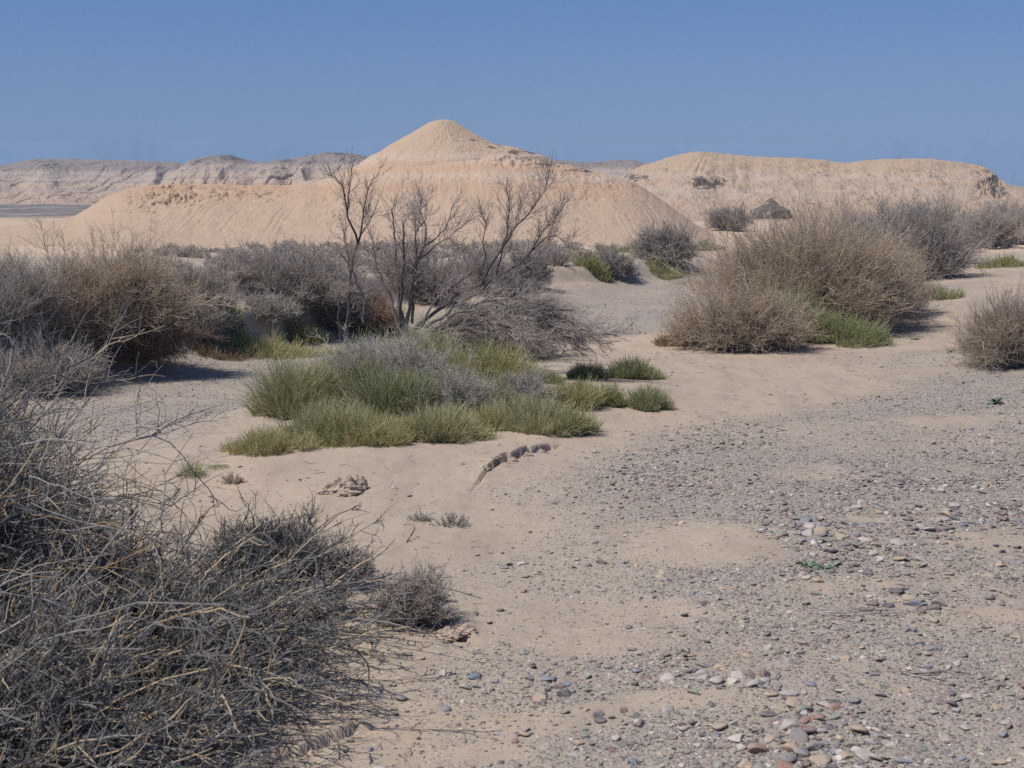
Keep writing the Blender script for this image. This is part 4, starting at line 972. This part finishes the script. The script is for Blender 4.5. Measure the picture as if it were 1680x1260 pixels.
# sand clod and broken crust
M['clod'] = hill_material('dry_clay_clod', [(0, SAND), (1, (0.42, 0.345, 0.275))], (-.1, .3), .05, tex=10, bumpd=.003, mottle=.15)
def clod(px_, py_, wdt, hgt, label, seed, name='clay_clod'):
    rng = np.random.default_rng(seed); g = at(px_, py_); V, Fc = ico(5); V = V.copy()
    a = np.arctan2(V[:, 1], V[:, 0])
    r = 1 + .30 * fbm(V[:, 0] * 2 + seed, V[:, 1] * 2 + V[:, 2], 4, seed) + .28 * (ridged(V[:, 0] * 3, V[:, 1] * 3 + V[:, 2] * 3, 4, seed + 2) - .5)
    r = r * (1 + .35 * fbm(V[:, 0] * 3.1 + seed * 7, V[:, 2] * 3 + V[:, 1] * 2, 2, seed + 9)); V = V * r[:, None]; V[:, 0] *= wdt; V[:, 1] *= wdt * .7
    zz = V[:, 2]; V[:, 2] = np.where(zz > 0, zz ** 1.0 * hgt * (1 - .45 * np.clip(np.hypot(V[:, 0] / wdt, V[:, 1] / wdt / .7), 0, 1)), zz * .02)
    o = mesh(name, V, Fc, M['clod'], attrs={'dark': np.zeros(len(V))}, smooth=True); o.location = g - np.array([0, 0, .008]); tag(o, label, 'clod', 'clods of broken clay crust'); return o
clod(562, 806, .11, .115, 'cracked pale clay clod standing on the smooth sand', 1)
clod(590, 803, .045, .09, 'small dark-sided clay lump right of the cracked clod', 2)
clod(535, 808, .07, .04, 'low clay lump left of the cracked clod', 3)
for k, (a, b, s_) in enumerate([(796, 772, .03), (815, 765, .035), (840, 757, .04), (866, 748, .035), (888, 741, .03)]):
    clod(a, b, s_, s_ * .8, ['first', 'second', 'third', 'fourth', 'fifth'][k] + ' crumb of crust from the left on the crack edge', 20 + k)
for k, (a, b, s_) in enumerate([(735, 1052, .05), (765, 1050, .04), (592, 1208, .035), (515, 1238, .04)]):
    clod(a, b, s_, s_ * .55, ['crumbled clay lump below the thorny bush, left one', 'crumbled clay lump below the thorny bush, right one', 'clay lump on the bottom crust edge, upper one', 'clay lump on the bottom crust edge, lower one'][k], 40 + k)

# dark crusts and rubble lying in broken lines on the plain
def litter():
    rng = np.random.default_rng(18); n = 900
    y = rng.uniform(2.1, 4.4, n) ** 2; u = rng.uniform(-.4, .4, n); x = u * y
    L = rng.uniform(.015, .07, n) * (1 + .05 * y); a = rng.uniform(0, 6.28, n)
    s = grow(rng, np.stack([x, y, hfun(x, y, True) + .004], 1), np.stack([np.cos(a), np.sin(a), 0 * a + .03], 1), L, 4, .15)
    s[..., 2] = np.maximum(s[..., 2], hfun(s[..., 0], s[..., 1], True) + .002)
    o = strands_obj('plant_litter', [(s, .0011 * (1 + .06 * y), .0007, rng.random(n) * .7)], M['brown']); tag(o, 'tiny broken twigs littering the sand of the wash', 'litter', kind='stuff')
litter()
def rubble():
    rng = np.random.default_rng(8); V0, F0 = stone_shape(rng, 1); Vs, Fs = [], []; off = 0
    for (x0, x1, y0, y1, n) in [(215, 300, 398, 401, 60), (255, 370, 399, 402, 90), (385, 430, 400, 401, 25), (20, 95, 373, 378, 40), (0, 60, 382, 386, 60), (1290, 1390, 352, 358, 50)]:
        for _ in range(n):
            p = at(rng.uniform(x0, x1), rng.uniform(y0, y1)); sc = rng.uniform(.04, .13)
            Vs.append(V0 * sc * np.array([1.6, 1, .7]) + p); Fs.append(F0 + off); off += len(V0)
    o = mesh('rubble', np.concatenate(Vs), np.concatenate(Fs), SM[3]); tag(o, 'thin broken lines of dark rubble on the peach plain', 'rubble', kind='stuff')
rubble()

# ------------------------------------------------------------------ haze
def haze():
    x0, x1, y0, y1, z0, z1 = -3200, 3200, -60, 3100, -8, 128
    V = [(x, y, z) for z in (z0, z1) for y in (y0, y1) for x in (x0, x1)]
    Fc = [(0, 2, 3, 1), (4, 5, 7, 6), (0, 1, 5, 4), (2, 6, 7, 3), (0, 4, 6, 2), (1, 3, 7, 5)]
    m = bpy.data.materials.new('haze_air'); m.use_nodes = True; t = m.node_tree; t.nodes.clear()
    v = t.nodes.new('ShaderNodeVolumePrincipled'); v.inputs['Color'].default_value = (0.36, 0.52, 0.78, 1); v.inputs['Density'].default_value = 0.00045
    o_ = t.nodes.new('ShaderNodeOutputMaterial'); t.links.new(v.outputs[0], o_.inputs['Volume'])
    o = mesh('haze', np.array(V, float), np.array(Fc), m); tag(o, kind='stuff')
haze()
